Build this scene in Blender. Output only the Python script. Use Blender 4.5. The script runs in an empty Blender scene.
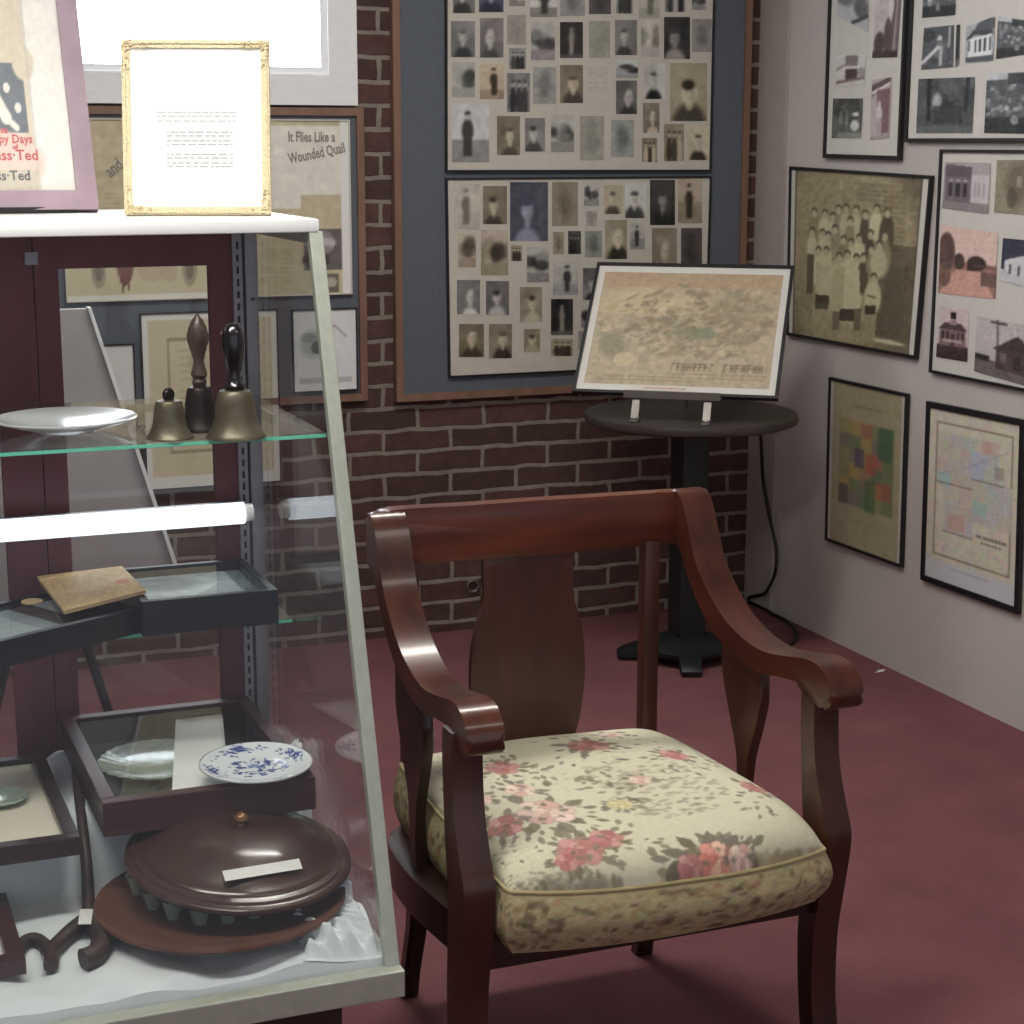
import bpy, bmesh, math, random
import numpy as np
from mathutils import Vector, Matrix
random.seed(7); RNG = np.random.default_rng(7)
PI = math.pi
C = bpy.context.scene.collection

# ------------------------------------------------------------------ survey: camera and plane intersection
F, PITCH, ROLL, YAW, EYE = 1804.2, 0.202357, 0.0014012, 0.378705, Vector((0, 0, 1.5))
def cam_axes():
    f = Vector((math.sin(YAW)*math.cos(PITCH), math.cos(YAW)*math.cos(PITCH), -math.sin(PITCH)))
    r = Vector((math.cos(YAW), -math.sin(YAW), 0)); u = r.cross(f)
    return r*math.cos(ROLL)+u*math.sin(ROLL), u*math.cos(ROLL)-r*math.sin(ROLL), f
R_, U_, F_ = cam_axes()
def on(x, y, ax, v):
    d = R_*((x-512)/F) - U_*((y-512)/F) + F_
    return EYE + d*((v-EYE[ax])/d[ax])
XW, YW, CEIL = 2.892, 5.142, 2.75

# ------------------------------------------------------------------ materials
def s2l(c): return tuple(((v/255)/12.92 if v/255 <= .04045 else ((v/255+.055)/1.055)**2.4) for v in c)
MATS = {}; LOCAL = set()
def base_mat(name):
    m = bpy.data.materials.new(name); m.use_nodes = True
    nt = m.node_tree; b = nt.nodes['Principled BSDF']
    MATS[name] = m
    return m, nt, b
def mat(name, col, rough=.5, metal=0, var=.12, scale=30, bump=0, coat=0, stretch=(1,1,1), col2=None, detail=4, spec=.5):
    m, nt, b = base_mat(name)
    tc = nt.nodes.new('ShaderNodeTexCoord'); mp = nt.nodes.new('ShaderNodeMapping')
    mp.inputs['Scale'].default_value = stretch
    nz = nt.nodes.new('ShaderNodeTexNoise'); nz.inputs['Scale'].default_value = scale; nz.inputs['Detail'].default_value = detail
    nt.links.new(tc.outputs['Object'], mp.inputs['Vector']); nt.links.new(mp.outputs[0], nz.inputs['Vector'])
    rp = nt.nodes.new('ShaderNodeValToRGB'); c = s2l(col)
    a = tuple(v*(1-var) for v in c); z = tuple(min(1, v*(1+var)) for v in c) if col2 is None else s2l(col2)
    rp.color_ramp.elements[0].position = .3; rp.color_ramp.elements[1].position = .7
    rp.color_ramp.elements[0].color = (*a, 1); rp.color_ramp.elements[1].color = (*z, 1)
    nt.links.new(nz.outputs['Fac'], rp.inputs[0]); nt.links.new(rp.outputs[0], b.inputs['Base Color'])
    b.inputs['Roughness'].default_value = rough; b.inputs['Metallic'].default_value = metal
    b.inputs['Specular IOR Level'].default_value = spec
    if coat: b.inputs['Coat Weight'].default_value = coat; b.inputs['Coat Roughness'].default_value = .12
    if bump:
        bp = nt.nodes.new('ShaderNodeBump'); bp.inputs['Strength'].default_value = bump; bp.inputs['Distance'].default_value = .004
        nt.links.new(nz.outputs['Fac'], bp.inputs['Height']); nt.links.new(bp.outputs[0], b.inputs['Normal'])
    return m
def mat_paint(name, rough=.6, spec=.3, bump=0, scale=600):
    m, nt, b = base_mat(name)
    at = nt.nodes.new('ShaderNodeAttribute'); at.attribute_name = 'Col'
    nt.links.new(at.outputs['Color'], b.inputs['Base Color'])
    b.inputs['Roughness'].default_value = rough; b.inputs['Specular IOR Level'].default_value = spec
    if bump:
        tc = nt.nodes.new('ShaderNodeTexCoord'); nz = nt.nodes.new('ShaderNodeTexNoise'); nz.inputs['Scale'].default_value = scale
        bp = nt.nodes.new('ShaderNodeBump'); bp.inputs['Strength'].default_value = bump; bp.inputs['Distance'].default_value = .002
        nt.links.new(tc.outputs['Object'], nz.inputs['Vector']); nt.links.new(nz.outputs['Fac'], bp.inputs['Height']); nt.links.new(bp.outputs[0], b.inputs['Normal'])
    return m
def mat_glass(name, tint=(1,1,1), k=1.0, rough=.0):
    m = bpy.data.materials.new(name); m.use_nodes = True; nt = m.node_tree; nt.nodes.clear()
    out = nt.nodes.new('ShaderNodeOutputMaterial'); mx = nt.nodes.new('ShaderNodeMixShader')
    tr = nt.nodes.new('ShaderNodeBsdfTransparent'); tr.inputs[0].default_value = (*tint, 1)
    gl = nt.nodes.new('ShaderNodeBsdfGlossy'); gl.inputs['Roughness'].default_value = rough
    lw = nt.nodes.new('ShaderNodeLayerWeight'); lw.inputs['Blend'].default_value = .5
    p = nt.nodes.new('ShaderNodeMath'); p.operation = 'POWER'; p.inputs[1].default_value = 5
    a = nt.nodes.new('ShaderNodeMath'); a.operation = 'MULTIPLY_ADD'; a.inputs[1].default_value = .96*k; a.inputs[2].default_value = .04*k
    nt.links.new(lw.outputs['Facing'], p.inputs[0]); nt.links.new(p.outputs[0], a.inputs[0]); nt.links.new(a.outputs[0], mx.inputs[0])
    nt.links.new(tr.outputs[0], mx.inputs[1]); nt.links.new(gl.outputs[0], mx.inputs[2]); nt.links.new(mx.outputs[0], out.inputs[0])
    MATS[name] = m; return m
def mat_emit(name, col, st):
    m = bpy.data.materials.new(name); m.use_nodes = True; nt = m.node_tree; nt.nodes.clear()
    out = nt.nodes.new('ShaderNodeOutputMaterial'); e = nt.nodes.new('ShaderNodeEmission')
    e.inputs[0].default_value = (*s2l(col), 1); e.inputs[1].default_value = st
    nt.links.new(e.outputs[0], out.inputs[0]); MATS[name] = m; return m

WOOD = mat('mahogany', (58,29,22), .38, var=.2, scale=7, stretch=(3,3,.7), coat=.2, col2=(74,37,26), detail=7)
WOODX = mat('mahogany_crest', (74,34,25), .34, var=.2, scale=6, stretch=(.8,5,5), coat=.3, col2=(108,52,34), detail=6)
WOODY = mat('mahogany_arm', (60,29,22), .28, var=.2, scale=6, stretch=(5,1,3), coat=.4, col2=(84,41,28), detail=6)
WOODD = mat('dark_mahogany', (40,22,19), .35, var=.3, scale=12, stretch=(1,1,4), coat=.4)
TURN = mat('turned_wood', (62,40,34), .28, var=.2, scale=8, stretch=(2,1,4), coat=.6)
TURNB = mat('turned_wood_base', (98,64,52), .45, var=.15, scale=9, stretch=(3,1,3), coat=.12)
CASEW = mat('case_red_wood', (100,50,58), .5, var=.15, scale=8, stretch=(3,3,.6))
BOXW = mat('box_wood', (62,30,32), .4, var=.2, scale=12, stretch=(1,4,4), coat=.2)
DARK = mat('dark_plinth', (52,26,26), .6)
OAK = mat('oak_trim', (126,96,80), .5, var=.15, scale=20, stretch=(1,1,.3))
MAUVE = mat('mauve_wood', (160,138,152), .5, var=.1, scale=20)
BLACK = mat('black_frame', (30,28,32), .4, var=.1)
BLACKG = mat('black_lacquer', (24,26,34), .3, var=.1)
IRON = mat('black_iron', (20,24,28), .45, var=.2)
TABLE = mat('table_top', (58,52,50), .45, var=.15, scale=15)
FELT = mat('blue_grey_felt', (98,104,112), .95, var=.07, scale=90, bump=.2, spec=.1)
MATW = mat('white_mat_board', (214,212,206), .8, var=.02, spec=.2)
MATC = mat('warm_white_board', (204,200,190), .8, var=.03, spec=.2)
ALU = mat('case_aluminium', (176,182,170), .42, metal=.3, var=.06, scale=60)
ALUD = mat('upright_steel', (150,150,158), .5, metal=.35, var=.08, scale=50)
SLOT = mat('slot_dark', (34,34,40), .7)
LIDW = mat('white_enamel_trim', (236,238,240), .35, var=.02)
GOLD = mat('gilt', (228,214,178), .45, metal=.2, var=.2, scale=260, bump=.6)
BRASS = mat('old_brass', (104,98,82), .42, metal=.6, var=.25, scale=25)
BRASSD = mat('dark_bronze', (52,46,46), .42, metal=.7, var=.25, scale=25)
HANDLE = mat('bell_handle_wood', (70,52,48), .45, var=.3, scale=30, stretch=(2,2,.6), coat=.2)
HANDB = mat('black_bell_handle', (16,16,20), .22, var=.1, coat=.6)
CHINA = mat('white_china', (200,204,206), .15, var=.02, coat=.4)
CLOTH = mat('white_tissue', (214,220,224), .85, var=.04, scale=14, bump=.5)
PAPER = mat('paper_label', (226,226,222), .7, var=.03)
IROND = mat('worn_dark_wood', (58,44,40), .5, var=.3, scale=40, bump=.4)
RUBBER = mat('cable_rubber', (30,27,28), .5)
STEEL = mat('easel_steel', (118,114,110), .4, metal=.5)
GREENE = mat('glass_edge_green', (104,204,176), .2, var=.08)
GREYP = mat('pale_grey_panel', (168,164,166), .6, var=.04, scale=4)
PAINT = mat_paint('printed_paper', .55, .3)
PAINTG = mat_paint('glazed_print', .12, .5)
FABRIC = mat_paint('floral_fabric', .85, .2, bump=.35, scale=500)
PIPING = mat('cushion_piping', (176,164,120), .8, var=.1)
GLASS = mat_glass('clear_pane', (.97,.985,.975))
GLASSE = mat_glass('end_pane', (.985,.99,.985), .85)
GLASSF = mat_glass('picture_glass', (1,1,1), .8)
GLASSG = mat_glass('pressed_glass', (.80,.88,.82), 2.4, .03)
GLASSC = mat_glass('cup_glass', (.62,.72,.66), 3.0, .02)

# ------------------------------------------------------------------ mesh helpers
def bm_new(): return bmesh.new()
def box(bm, x0, x1, y0, y1, z0, z1, M=None, bev=0):
    vs = [bm.verts.new((x, y, z)) for x in (x0, x1) for y in (y0, y1) for z in (z0, z1)]
    fs = [(0,1,3,2),(4,6,7,5),(0,4,5,1),(2,3,7,6),(0,2,6,4),(1,5,7,3)]
    ff = [bm.faces.new([vs[i] for i in f]) for f in fs]
    if bev:
        es = list({e for f in ff for e in f.edges})
        r = bmesh.ops.bevel(bm, geom=es, offset=bev, segments=2, affect='EDGES', profile=.6)
        if M: bmesh.ops.transform(bm, matrix=M, verts=[v for v in r['verts']])
    elif M: bmesh.ops.transform(bm, matrix=M, verts=vs)
    return bm
def prism(bm, pts, a, b, axis=0, bev=0, segs=2):
    """extrude a closed polygon of 2-D points from a to b along an axis (0: pts are (y,z); 1: (x,z); 2: (x,y))"""
    def P(p, t):
        return {0: (t, p[0], p[1]), 1: (p[0], t, p[1]), 2: (p[0], p[1], t)}[axis]
    A = [bm.verts.new(P(p, a)) for p in pts]; B = [bm.verts.new(P(p, b)) for p in pts]; n = len(pts)
    fs = [bm.faces.new(A), bm.faces.new(B[::-1])]
    for i in range(n): bm.faces.new((A[i], B[i], B[(i+1) % n], A[(i+1) % n]))
    if bev:
        es = set(fs[0].edges) | set(fs[1].edges)
        bmesh.ops.bevel(bm, geom=list(es), offset=bev, segments=segs, affect='EDGES', profile=.6)
    return bm
def lathe(bm, prof, c=(0,0,0), n=48, M=None, wob=None, cap=True):
    rings = []
    for (r, z) in prof:
        ring = []
        for k in range(n):
            a = 2*PI*k/n; rr = r*(wob(a, r) if wob else 1)
            v = Vector((rr*math.cos(a), rr*math.sin(a), z))
            if M: v = M @ v
            ring.append(bm.verts.new(v+Vector(c)))
        rings.append(ring)
    for i in range(len(rings)-1):
        for k in range(n):
            bm.faces.new((rings[i][k], rings[i][(k+1) % n], rings[i+1][(k+1) % n], rings[i+1][k]))
    if cap and prof[0][0] > 1e-5: bm.faces.new(rings[0][::-1])
    if cap and prof[-1][0] > 1e-5: bm.faces.new(rings[-1])
    return bm
def smooth_path(pts, n=6):
    out = []; P = [Vector(p) for p in pts]
    for i in range(len(P)-1):
        p0 = P[max(i-1, 0)]; p1 = P[i]; p2 = P[i+1]; p3 = P[min(i+2, len(P)-1)]
        for k in range(n):
            t = k/n
            out.append(.5*((2*p1)+(p2-p0)*t+(2*p0-5*p1+4*p2-p3)*t*t+(3*p1-p0-3*p2+p3)*t**3))
    return out+[P[-1]]
def tube(bm, pts, rad, n=10, sm=6):
    P = smooth_path(pts, sm) if sm else [Vector(p) for p in pts]
    m = len(P); rr = rad if callable(rad) else (lambda t: rad)
    rings = []; up = Vector((.13, .21, .97))
    for i, p in enumerate(P):
        d = (P[min(i+1, m-1)]-P[max(i-1, 0)]).normalized()
        a = d.cross(up)
        if a.length < 1e-3: a = d.cross(Vector((1, 0, 0)))
        a.normalize(); b = d.cross(a)
        rings.append([bm.verts.new(p+(a*math.cos(2*PI*k/n)+b*math.sin(2*PI*k/n))*rr(i/(m-1))) for k in range(n)])
    for i in range(m-1):
        for k in range(n): bm.faces.new((rings[i][k], rings[i][(k+1) % n], rings[i+1][(k+1) % n], rings[i+1][k]))
    bm.faces.new(rings[0][::-1]); bm.faces.new(rings[-1])
    return bm
def ringframe(bm, P, w, n, d):
    """mitred frame: outer corners P (front plane), bar width w, front faces along n, depth d backwards"""
    P = [Vector(p) for p in P]; n = Vector(n); I = []
    for i in range(4):
        a = (P[(i+1) % 4]-P[i]).normalized(); b = (P[i-1]-P[i]).normalized(); I.append(P[i]+a*w+b*w)
    vs = {}
    for k, L in (('O', P), ('I', I)):
        for j, off in ((0, 0), (1, -d)): vs[k, j] = [bm.verts.new(p+n*off) for p in L]
    for i in range(4):
        j = (i+1) % 4
        bm.faces.new((vs['O',0][i], vs['O',0][j], vs['I',0][j], vs['I',0][i]))
        bm.faces.new((vs['O',1][i], vs['O',1][j], vs['O',0][j], vs['O',0][i]))
        bm.faces.new((vs['I',0][i], vs['I',0][j], vs['I',1][j], vs['I',1][i]))
        bm.faces.new((vs['O',1][j], vs['O',1][i], vs['I',1][i], vs['I',1][j]))
    return I
def slab(bm, P, n, d):
    P = [Vector(p) for p in P]; n = Vector(n)
    A = [bm.verts.new(p) for p in P]; B = [bm.verts.new(p-n*d) for p in P]
    bm.faces.new(A); bm.faces.new(B[::-1])
    for i in range(4): bm.faces.new((A[i], B[i], B[(i+1) % 4], A[(i+1) % 4]))
def finish(bm, name, m, smooth=False, parent=None, loc=None):
    bmesh.ops.recalc_face_normals(bm, faces=bm.faces)
    me = bpy.data.meshes.new(name); bm.to_mesh(me); bm.free()
    return link(me, name, m, smooth, parent, loc)
def link(me, name, m, smooth=False, parent=None, loc=None):
    if m: me.materials.append(m)
    if smooth:
        me.polygons.foreach_set('use_smooth', [True]*len(me.polygons))
        try: me.set_sharp_from_angle(angle=math.radians(38))
        except Exception: pass
    o = bpy.data.objects.new(name, me); C.objects.link(o)
    org = Vector((0,0,0))
    if parent is not None:
        o.parent = parent
        p = parent
        while p is not None: org += p.location; p = p.parent
    if loc is not None:                                   # give a free-standing mesh its own origin
        o.location = loc; org = Vector(loc)
    if org.length > 0 and not (parent is not None and parent.name in LOCAL): me.transform(Matrix.Translation(-org))
    return o
def thing(name, label, cat, loc, group=None, rot=None):
    o = bpy.data.objects.new(name, None); C.objects.link(o); o.location = loc; o.empty_display_size = .05
    o['label'] = label; o['category'] = cat
    if group: o['group'] = group
    if rot: o.rotation_euler = rot
    return o
def tag(o, label, cat, group=None):
    o['label'] = label; o['category'] = cat
    if group: o['group'] = group
    return o
def struct(o): o['kind'] = 'structure'; return o

# ------------------------------------------------------------------ painter: small numpy canvas, mapped on a mesh grid
class Cv:
    def __init__(s, w, h, base):
        s.w, s.h = w, h; s.a = np.zeros((h, w, 3)); s.a[:] = base
        s.Y, s.X = np.mgrid[0:h, 0:w]; s.X = (s.X+.5)/w; s.Y = (s.Y+.5)/h
    def blend(s, m, col): m = np.clip(m, 0, 1)[..., None]; s.a = s.a*(1-m)+np.array(col)*m; return s
    def ell(s, cx, cy, rx, ry, col, ang=0, a=1, soft=.15):
        dx = (s.X-cx)*s.w; dy = (s.Y-cy)*s.h; c, n = math.cos(ang), math.sin(ang)
        u = (dx*c+dy*n)/(rx*s.w); v = (-dx*n+dy*c)/(ry*s.h)
        return s.blend(a*np.clip((1-np.sqrt(u*u+v*v))/max(soft, 1e-3)+.5, 0, 1), col)
    def rect(s, x0, y0, x1, y1, col, a=1): return s.blend(((s.X >= x0)&(s.X < x1)&(s.Y >= y0)&(s.Y < y1))*a, col)
    def poly(s, pts, col, a=1):
        m = np.zeros((s.h, s.w), bool); n = len(pts)
        for i in range(n):
            x0, y0 = pts[i]; x1, y1 = pts[(i+1) % n]
            if y0 == y1: continue
            c = ((y0 > s.Y) != (y1 > s.Y)) & (s.X < (x1-x0)*(s.Y-y0)/(y1-y0)+x0); m ^= c
        return s.blend(m*a, col)
    def line(s, x0, y0, x1, y1, wd, col, a=1):
        ax, ay = x0*s.w, y0*s.h; bx, by = x1*s.w, y1*s.h; dx, dy = bx-ax, by-ay
        t = np.clip(((s.X*s.w-ax)*dx+(s.Y*s.h-ay)*dy)/max(dx*dx+dy*dy, 1e-6), 0, 1)
        d = np.hypot(s.X*s.w-ax-t*dx, s.Y*s.h-ay-t*dy)
        return s.blend(np.clip(wd-d+.5, 0, 1)*a, col)
    def noise(s, amt, cell=3, mono=True):
        h, w = s.h//cell+2, s.w//cell+2
        n = RNG.normal(0, 1, (h, w, 1 if mono else 3)); n = np.repeat(np.repeat(n, cell, 0), cell, 1)
        oy, ox = RNG.integers(0, cell), RNG.integers(0, cell)
        n = n[oy:oy+s.h, ox:ox+s.w]
        if cell > 1:
            for _ in range(2): n = (n+np.roll(n, 1, 0)+np.roll(n, 1, 1)+np.roll(n, -1, 0)+np.roll(n, -1, 1))/5*1.15
        s.a = s.a+n*amt; return s
    def blur(s, k=1):
        for _ in range(k):
            p = np.pad(s.a, ((1,1),(1,1),(0,0)), mode='edge')
            s.a = (p[1:-1,1:-1]*2+p[:-2,1:-1]+p[2:,1:-1]+p[1:-1,:-2]+p[1:-1,2:])/6
        return s
    def paste(s, c, x0, y0): s.a[y0:y0+c.h, x0:x0+c.w] = c.a[:max(0, s.h-y0), :max(0, s.w-x0)]; return s
def lin(a):
    a = np.clip(a, 0, 255)/255
    return np.where(a <= .04045, a/12.92, ((a+.055)/1.055)**2.4)
def setcol(me, rgb):
    at = me.color_attributes.new('Col', 'FLOAT_COLOR', 'POINT')
    d = np.ones((len(rgb), 4), np.float32); d[:, :3] = rgb; at.data.foreach_set('color', d.ravel())
def grid_mesh(name, pos, cols):
    h, w = pos.shape[:2]
    idx = np.arange(h*w).reshape(h, w)
    f = np.stack([idx[1:, :-1], idx[1:, 1:], idx[:-1, 1:], idx[:-1, :-1]], -1).reshape(-1, 4)
    me = bpy.data.meshes.new(name)
    me.vertices.add(h*w); me.vertices.foreach_set('co', pos.astype(np.float32).ravel())
    me.loops.add(f.size); me.loops.foreach_set('vertex_index', f.astype(np.int32).ravel())
    me.polygons.add(len(f)); me.polygons.foreach_set('loop_start', np.arange(0, f.size, 4, dtype=np.int32))
    me.update(calc_edges=True); setcol(me, lin(cols).reshape(-1, 3)); return me
def picture(name, cv, P, parent, m=None, loc=None, label=None):
    """P = TL, TR, BR, BL"""
    TL, TR, BR, BL = [np.array(p) for p in P]
    u = np.linspace(0, 1, cv.w)[None, :, None]; v = np.linspace(0, 1, cv.h)[:, None, None]
    pos = TL*(1-u)*(1-v)+TR*u*(1-v)+BR*u*v+BL*(1-u)*v
    o = link(grid_mesh(name, pos, cv.a), name, m or PAINT, parent=parent, loc=loc)
    if label: o['label'] = label
    return o
def jit(c, a=12):
    d = RNG.normal(0, a/2); return tuple(np.clip(np.array(c)+d+RNG.normal(0, 2, 3), 4, 250))
TONES = {'g': ((52,52,54), (150,150,148), (190,190,186)), 's': ((62,52,44), (158,146,126), (198,188,166)),
         'b': ((40,42,62), (96,100,120), (150,152,165)), 'f': ((120,118,110), (168,166,156), (196,194,184)),
         'd': ((34,32,34), (84,80,80), (150,144,138))}
def photo(kind, tone, w=18, h=24):
    dk, md, lt = TONES[tone]
    c = Cv(w, h, md)
    if kind == 'p':                                             # head and shoulders
        bgc = tuple(v*.86 for v in md) if random.random() < .75 else lt; c.a[:] = jit(bgc, 30); c.ell(random.random(), random.random(), .5, .5, jit(bgc, 40), a=.6, soft=.9); c.noise(5, 4)
        x = .5+random.uniform(-.09, .09); r = random.uniform(.8, 1.15); t = random.random(); skin = tuple(min(225,v*1.1) for v in jit(lt, 14))
        body = jit(dk, 24) if t < .7 else jit(lt, 20); yo = random.uniform(-.03, .06)
        c.ell(x, 1.04+yo, .40*r, .36*r, body, soft=.3); c.ell(x, .66+yo, .09*r, .10, tuple(v*.86 for v in skin)); c.ell(x, .47+yo, .185*r, .17*r, skin, soft=.3)
        (random.random() < .4) and c.poly([(x-.05,.72+yo),(x+.05,.72+yo),(x,.82+yo)], jit(lt))
        k = random.random()
        if k < .4: c.ell(x, .31+yo, .17*r, .055*r, jit(tuple(q*.5+v*.5 for q, v in zip(dk, md)), 20)); c.ell(x, .35+yo, .13*r, .02, jit(dk, 12))
        elif k < .8: c.ell(x-.02, .33+yo, .15*r, .08*r, jit(dk, 24), soft=.4)
        else: c.ell(x+.03, .30+yo, .16*r, .06, jit(lt, 10))
        c.line(x-.09, .45+yo, x-.03, .45+yo, .35, jit(dk), .5); c.line(x+.04, .45+yo, x+.10, .45+yo, .35, jit(dk), .5); c.line(x-.04, .55+yo, x+.05, .55+yo, .3, jit(dk), .45)
        c.ell(x+.1, .5+yo, .06, .14, tuple(v*.7 for v in skin), a=.5, soft=.6)
    elif kind == 's':                                           # a standing figure
        c.a[:] = jit(lt, 20); c.rect(0, .62+random.uniform(-.1,.1), 1, 1, jit(md, 20)); c.noise(7, 3)
        x = .5+random.uniform(-.08, .08); col = jit(dk, 20)
        c.ell(x, .46, .15, .2, col); c.poly([(x-.12,.5),(x+.12,.5),(x+.1,.9),(x-.1,.9)], col); c.ell(x, .22, .075, .07, jit(lt)); c.ell(x, .165, .09, .04, col)
    elif kind == 'w':                                           # white-clad figure on dark
        c.a[:] = jit(dk, 20); c.noise(9, 3); x = .5
        c.ell(x, .45, .12, .2, jit(lt)); c.poly([(x-.1,.5),(x+.1,.5),(x+.08,.88),(x-.08,.88)], jit(lt)); c.ell(x, .22, .07, .06, jit(lt)); c.rect(0, .88, 1, 1, jit(md))
    elif kind == 'g':                                           # two or three people
        c.a[:] = jit(md, 20); c.noise(12, 2)
        for x in (.27, .52, .76):
            col = jit(dk, 24) if random.random() < .6 else jit(lt); c.ell(x, .72, .13, .36, col); c.ell(x, .3, .07, .07, jit(lt)); c.ell(x, .23, .08, .035, jit(dk))
    elif kind == 'l':                                           # landscape
        c.a[:] = jit(lt, 12)
        for k in range(6): c.ell(random.random(), random.uniform(.35,.6), random.uniform(.15,.35), random.uniform(.1,.25), jit(dk if k % 2 else md, 25), a=.8, soft=.6)
        c.rect(0, .72, 1, 1, jit(md, 20)); c.noise(7, 2)
    elif kind == 'n':                                           # nearly blank, faded
        c.a[:] = jit(md, 16); c.ell(.5, .5, .25, .35, jit(dk, 10), a=.35, soft=.8); c.noise(6, 3)
    c.blur(1); return c.noise(4,1)

# ------------------------------------------------------------------ setting
def plane_obj(name, x0, x1, y0, y1, z0, z1, m):
    bm = bm_new(); box(bm, x0, x1, y0, y1, z0, z1); return struct(finish(bm, name, m))
# carpet
m, nt, b = base_mat('carpet')
tc = nt.nodes.new('ShaderNodeTexCoord'); n1 = nt.nodes.new('ShaderNodeTexNoise'); n1.inputs['Scale'].default_value = 260; n1.inputs['Detail'].default_value = 5
n2 = nt.nodes.new('ShaderNodeTexNoise'); n2.inputs['Scale'].default_value = 5; n2.inputs['Detail'].default_value = 4
mx = nt.nodes.new('ShaderNodeMix'); mx.data_type = 'FLOAT'; mx.inputs['Factor'].default_value = .4
rp = nt.nodes.new('ShaderNodeValToRGB'); rp.color_ramp.elements[0].position = .32; rp.color_ramp.elements[1].position = .68
rp.color_ramp.elements[0].color = (*s2l((104,66,71)), 1); rp.color_ramp.elements[1].color = (*s2l((134,89,92)), 1)
for n in (n1, n2): nt.links.new(tc.outputs['Object'], n.inputs['Vector'])
nt.links.new(n1.outputs['Fac'], mx.inputs[2]); nt.links.new(n2.outputs['Fac'], mx.inputs[3]); nt.links.new(mx.outputs[0], rp.inputs[0]); nt.links.new(rp.outputs[0], b.inputs['Base Color'])
b.inputs['Roughness'].default_value = 1; b.inputs['Specular IOR Level'].default_value = .1
bp = nt.nodes.new('ShaderNodeBump'); bp.inputs['Strength'].default_value = .5; bp.inputs['Distance'].default_value = .004
nt.links.new(n1.outputs['Fac'], bp.inputs['Height']); nt.links.new(bp.outputs[0], b.inputs['Normal']); CARPET = m
# brick
m, nt, b = base_mat('brick')
tc = nt.nodes.new('ShaderNodeTexCoord'); sp = nt.nodes.new('ShaderNodeSeparateXYZ'); cb = nt.nodes.new('ShaderNodeCombineXYZ')
nd = nt.nodes.new('ShaderNodeTexNoise'); nd.inputs['Scale'].default_value = 9; nd.inputs['Detail'].default_value = 5
sb = nt.nodes.new('ShaderNodeVectorMath'); sb.operation = 'SUBTRACT'; sb.inputs[1].default_value = (.5, .5, .5)
sc = nt.nodes.new('ShaderNodeVectorMath'); sc.operation = 'SCALE'; sc.inputs['Scale'].default_value = .022
ad = nt.nodes.new('ShaderNodeVectorMath'); ad.operation = 'ADD'
nt.links.new(tc.outputs['Object'], sp.inputs[0]); nt.links.new(sp.outputs['X'], cb.inputs['X']); nt.links.new(sp.outputs['Z'], cb.inputs['Y'])
mp = nt.nodes.new('ShaderNodeMapping'); mp.inputs['Location'].default_value = (.083, .0395, 0); nt.links.new(cb.outputs[0], mp.inputs['Vector'])
nt.links.new(tc.outputs['Object'], nd.inputs['Vector']); nt.links.new(nd.outputs['Color'], sb.inputs[0]); nt.links.new(sb.outputs[0], sc.inputs[0])
nt.links.new(mp.outputs[0], ad.inputs[0]); nt.links.new(sc.outputs[0], ad.inputs[1])
br = nt.nodes.new('ShaderNodeTexBrick'); br.inputs['Scale'].default_value = 1; br.inputs['Brick Width'].default_value = .214; br.inputs['Row Height'].default_value = .0684
br.inputs['Mortar Size'].default_value = .0075; br.inputs['Mortar Smooth'].default_value = .25; br.inputs['Bias'].default_value = 0
br.inputs['Color1'].default_value = (*s2l((108,80,76)), 1); br.inputs['Color2'].default_value = (*s2l((88,68,65)), 1); br.inputs['Mortar'].default_value = (*s2l((158,148,138)), 1)
nt.links.new(ad.outputs[0], br.inputs['Vector'])
nn = nt.nodes.new('ShaderNodeTexNoise'); nn.inputs['Scale'].default_value = 26; nn.inputs['Detail'].default_value = 6; nt.links.new(tc.outputs['Object'], nn.inputs['Vector'])
mm = nt.nodes.new('ShaderNodeMix'); mm.data_type = 'RGBA'; mm.blend_type = 'MULTIPLY'; mm.inputs['Factor'].default_value = .55
nt.links.new(br.outputs['Color'], mm.inputs['A']); nt.links.new(nn.outputs['Fac'], mm.inputs['B']); nt.links.new(mm.outputs['Result'], b.inputs['Base Color'])
b.inputs['Roughness'].default_value = .9; b.inputs['Specular IOR Level'].default_value = .2
m1 = nt.nodes.new('ShaderNodeMath'); m1.operation = 'MULTIPLY_ADD'; m1.inputs[1].default_value = -1; nt.links.new(br.outputs['Fac'], m1.inputs[0]); nt.links.new(nn.outputs['Fac'], m1.inputs[2])
bp = nt.nodes.new('ShaderNodeBump'); bp.inputs['Strength'].default_value = .8; bp.inputs['Distance'].default_value = .008
nt.links.new(m1.outputs[0], bp.inputs['Height']); nt.links.new(bp.outputs[0], b.inputs['Normal']); BRICK = m
WALLM = mat('painted_wall', (194,188,184), .8, var=.04, scale=3, spec=.2)
CEILM = mat('ceiling_paint', (214,210,206), .9, var=.03)

plane_obj('floor', -2.6, XW+.1, -1.5, YW+.1, -.1, 0, CARPET)
plane_obj('ceiling', -2.6, XW+.1, -1.5, YW+.1, CEIL, CEIL+.1, CEILM)
plane_obj('wall_back', -2.6, XW+.1, YW, YW+.1, 0, CEIL, BRICK)
plane_obj('wall_right', XW, XW+.1, -1.5, YW, 0, CEIL, WALLM)
plane_obj('wall_left', -2.7, -2.6, -1.5, YW, 0, CEIL, WALLM)
TRIMM = mat('corner_trim', (172,164,158), .7, var=.05)
o = plane_obj('trim_1', XW-.012, XW, YW-.17, YW, 0, CEIL, TRIMM)

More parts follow.
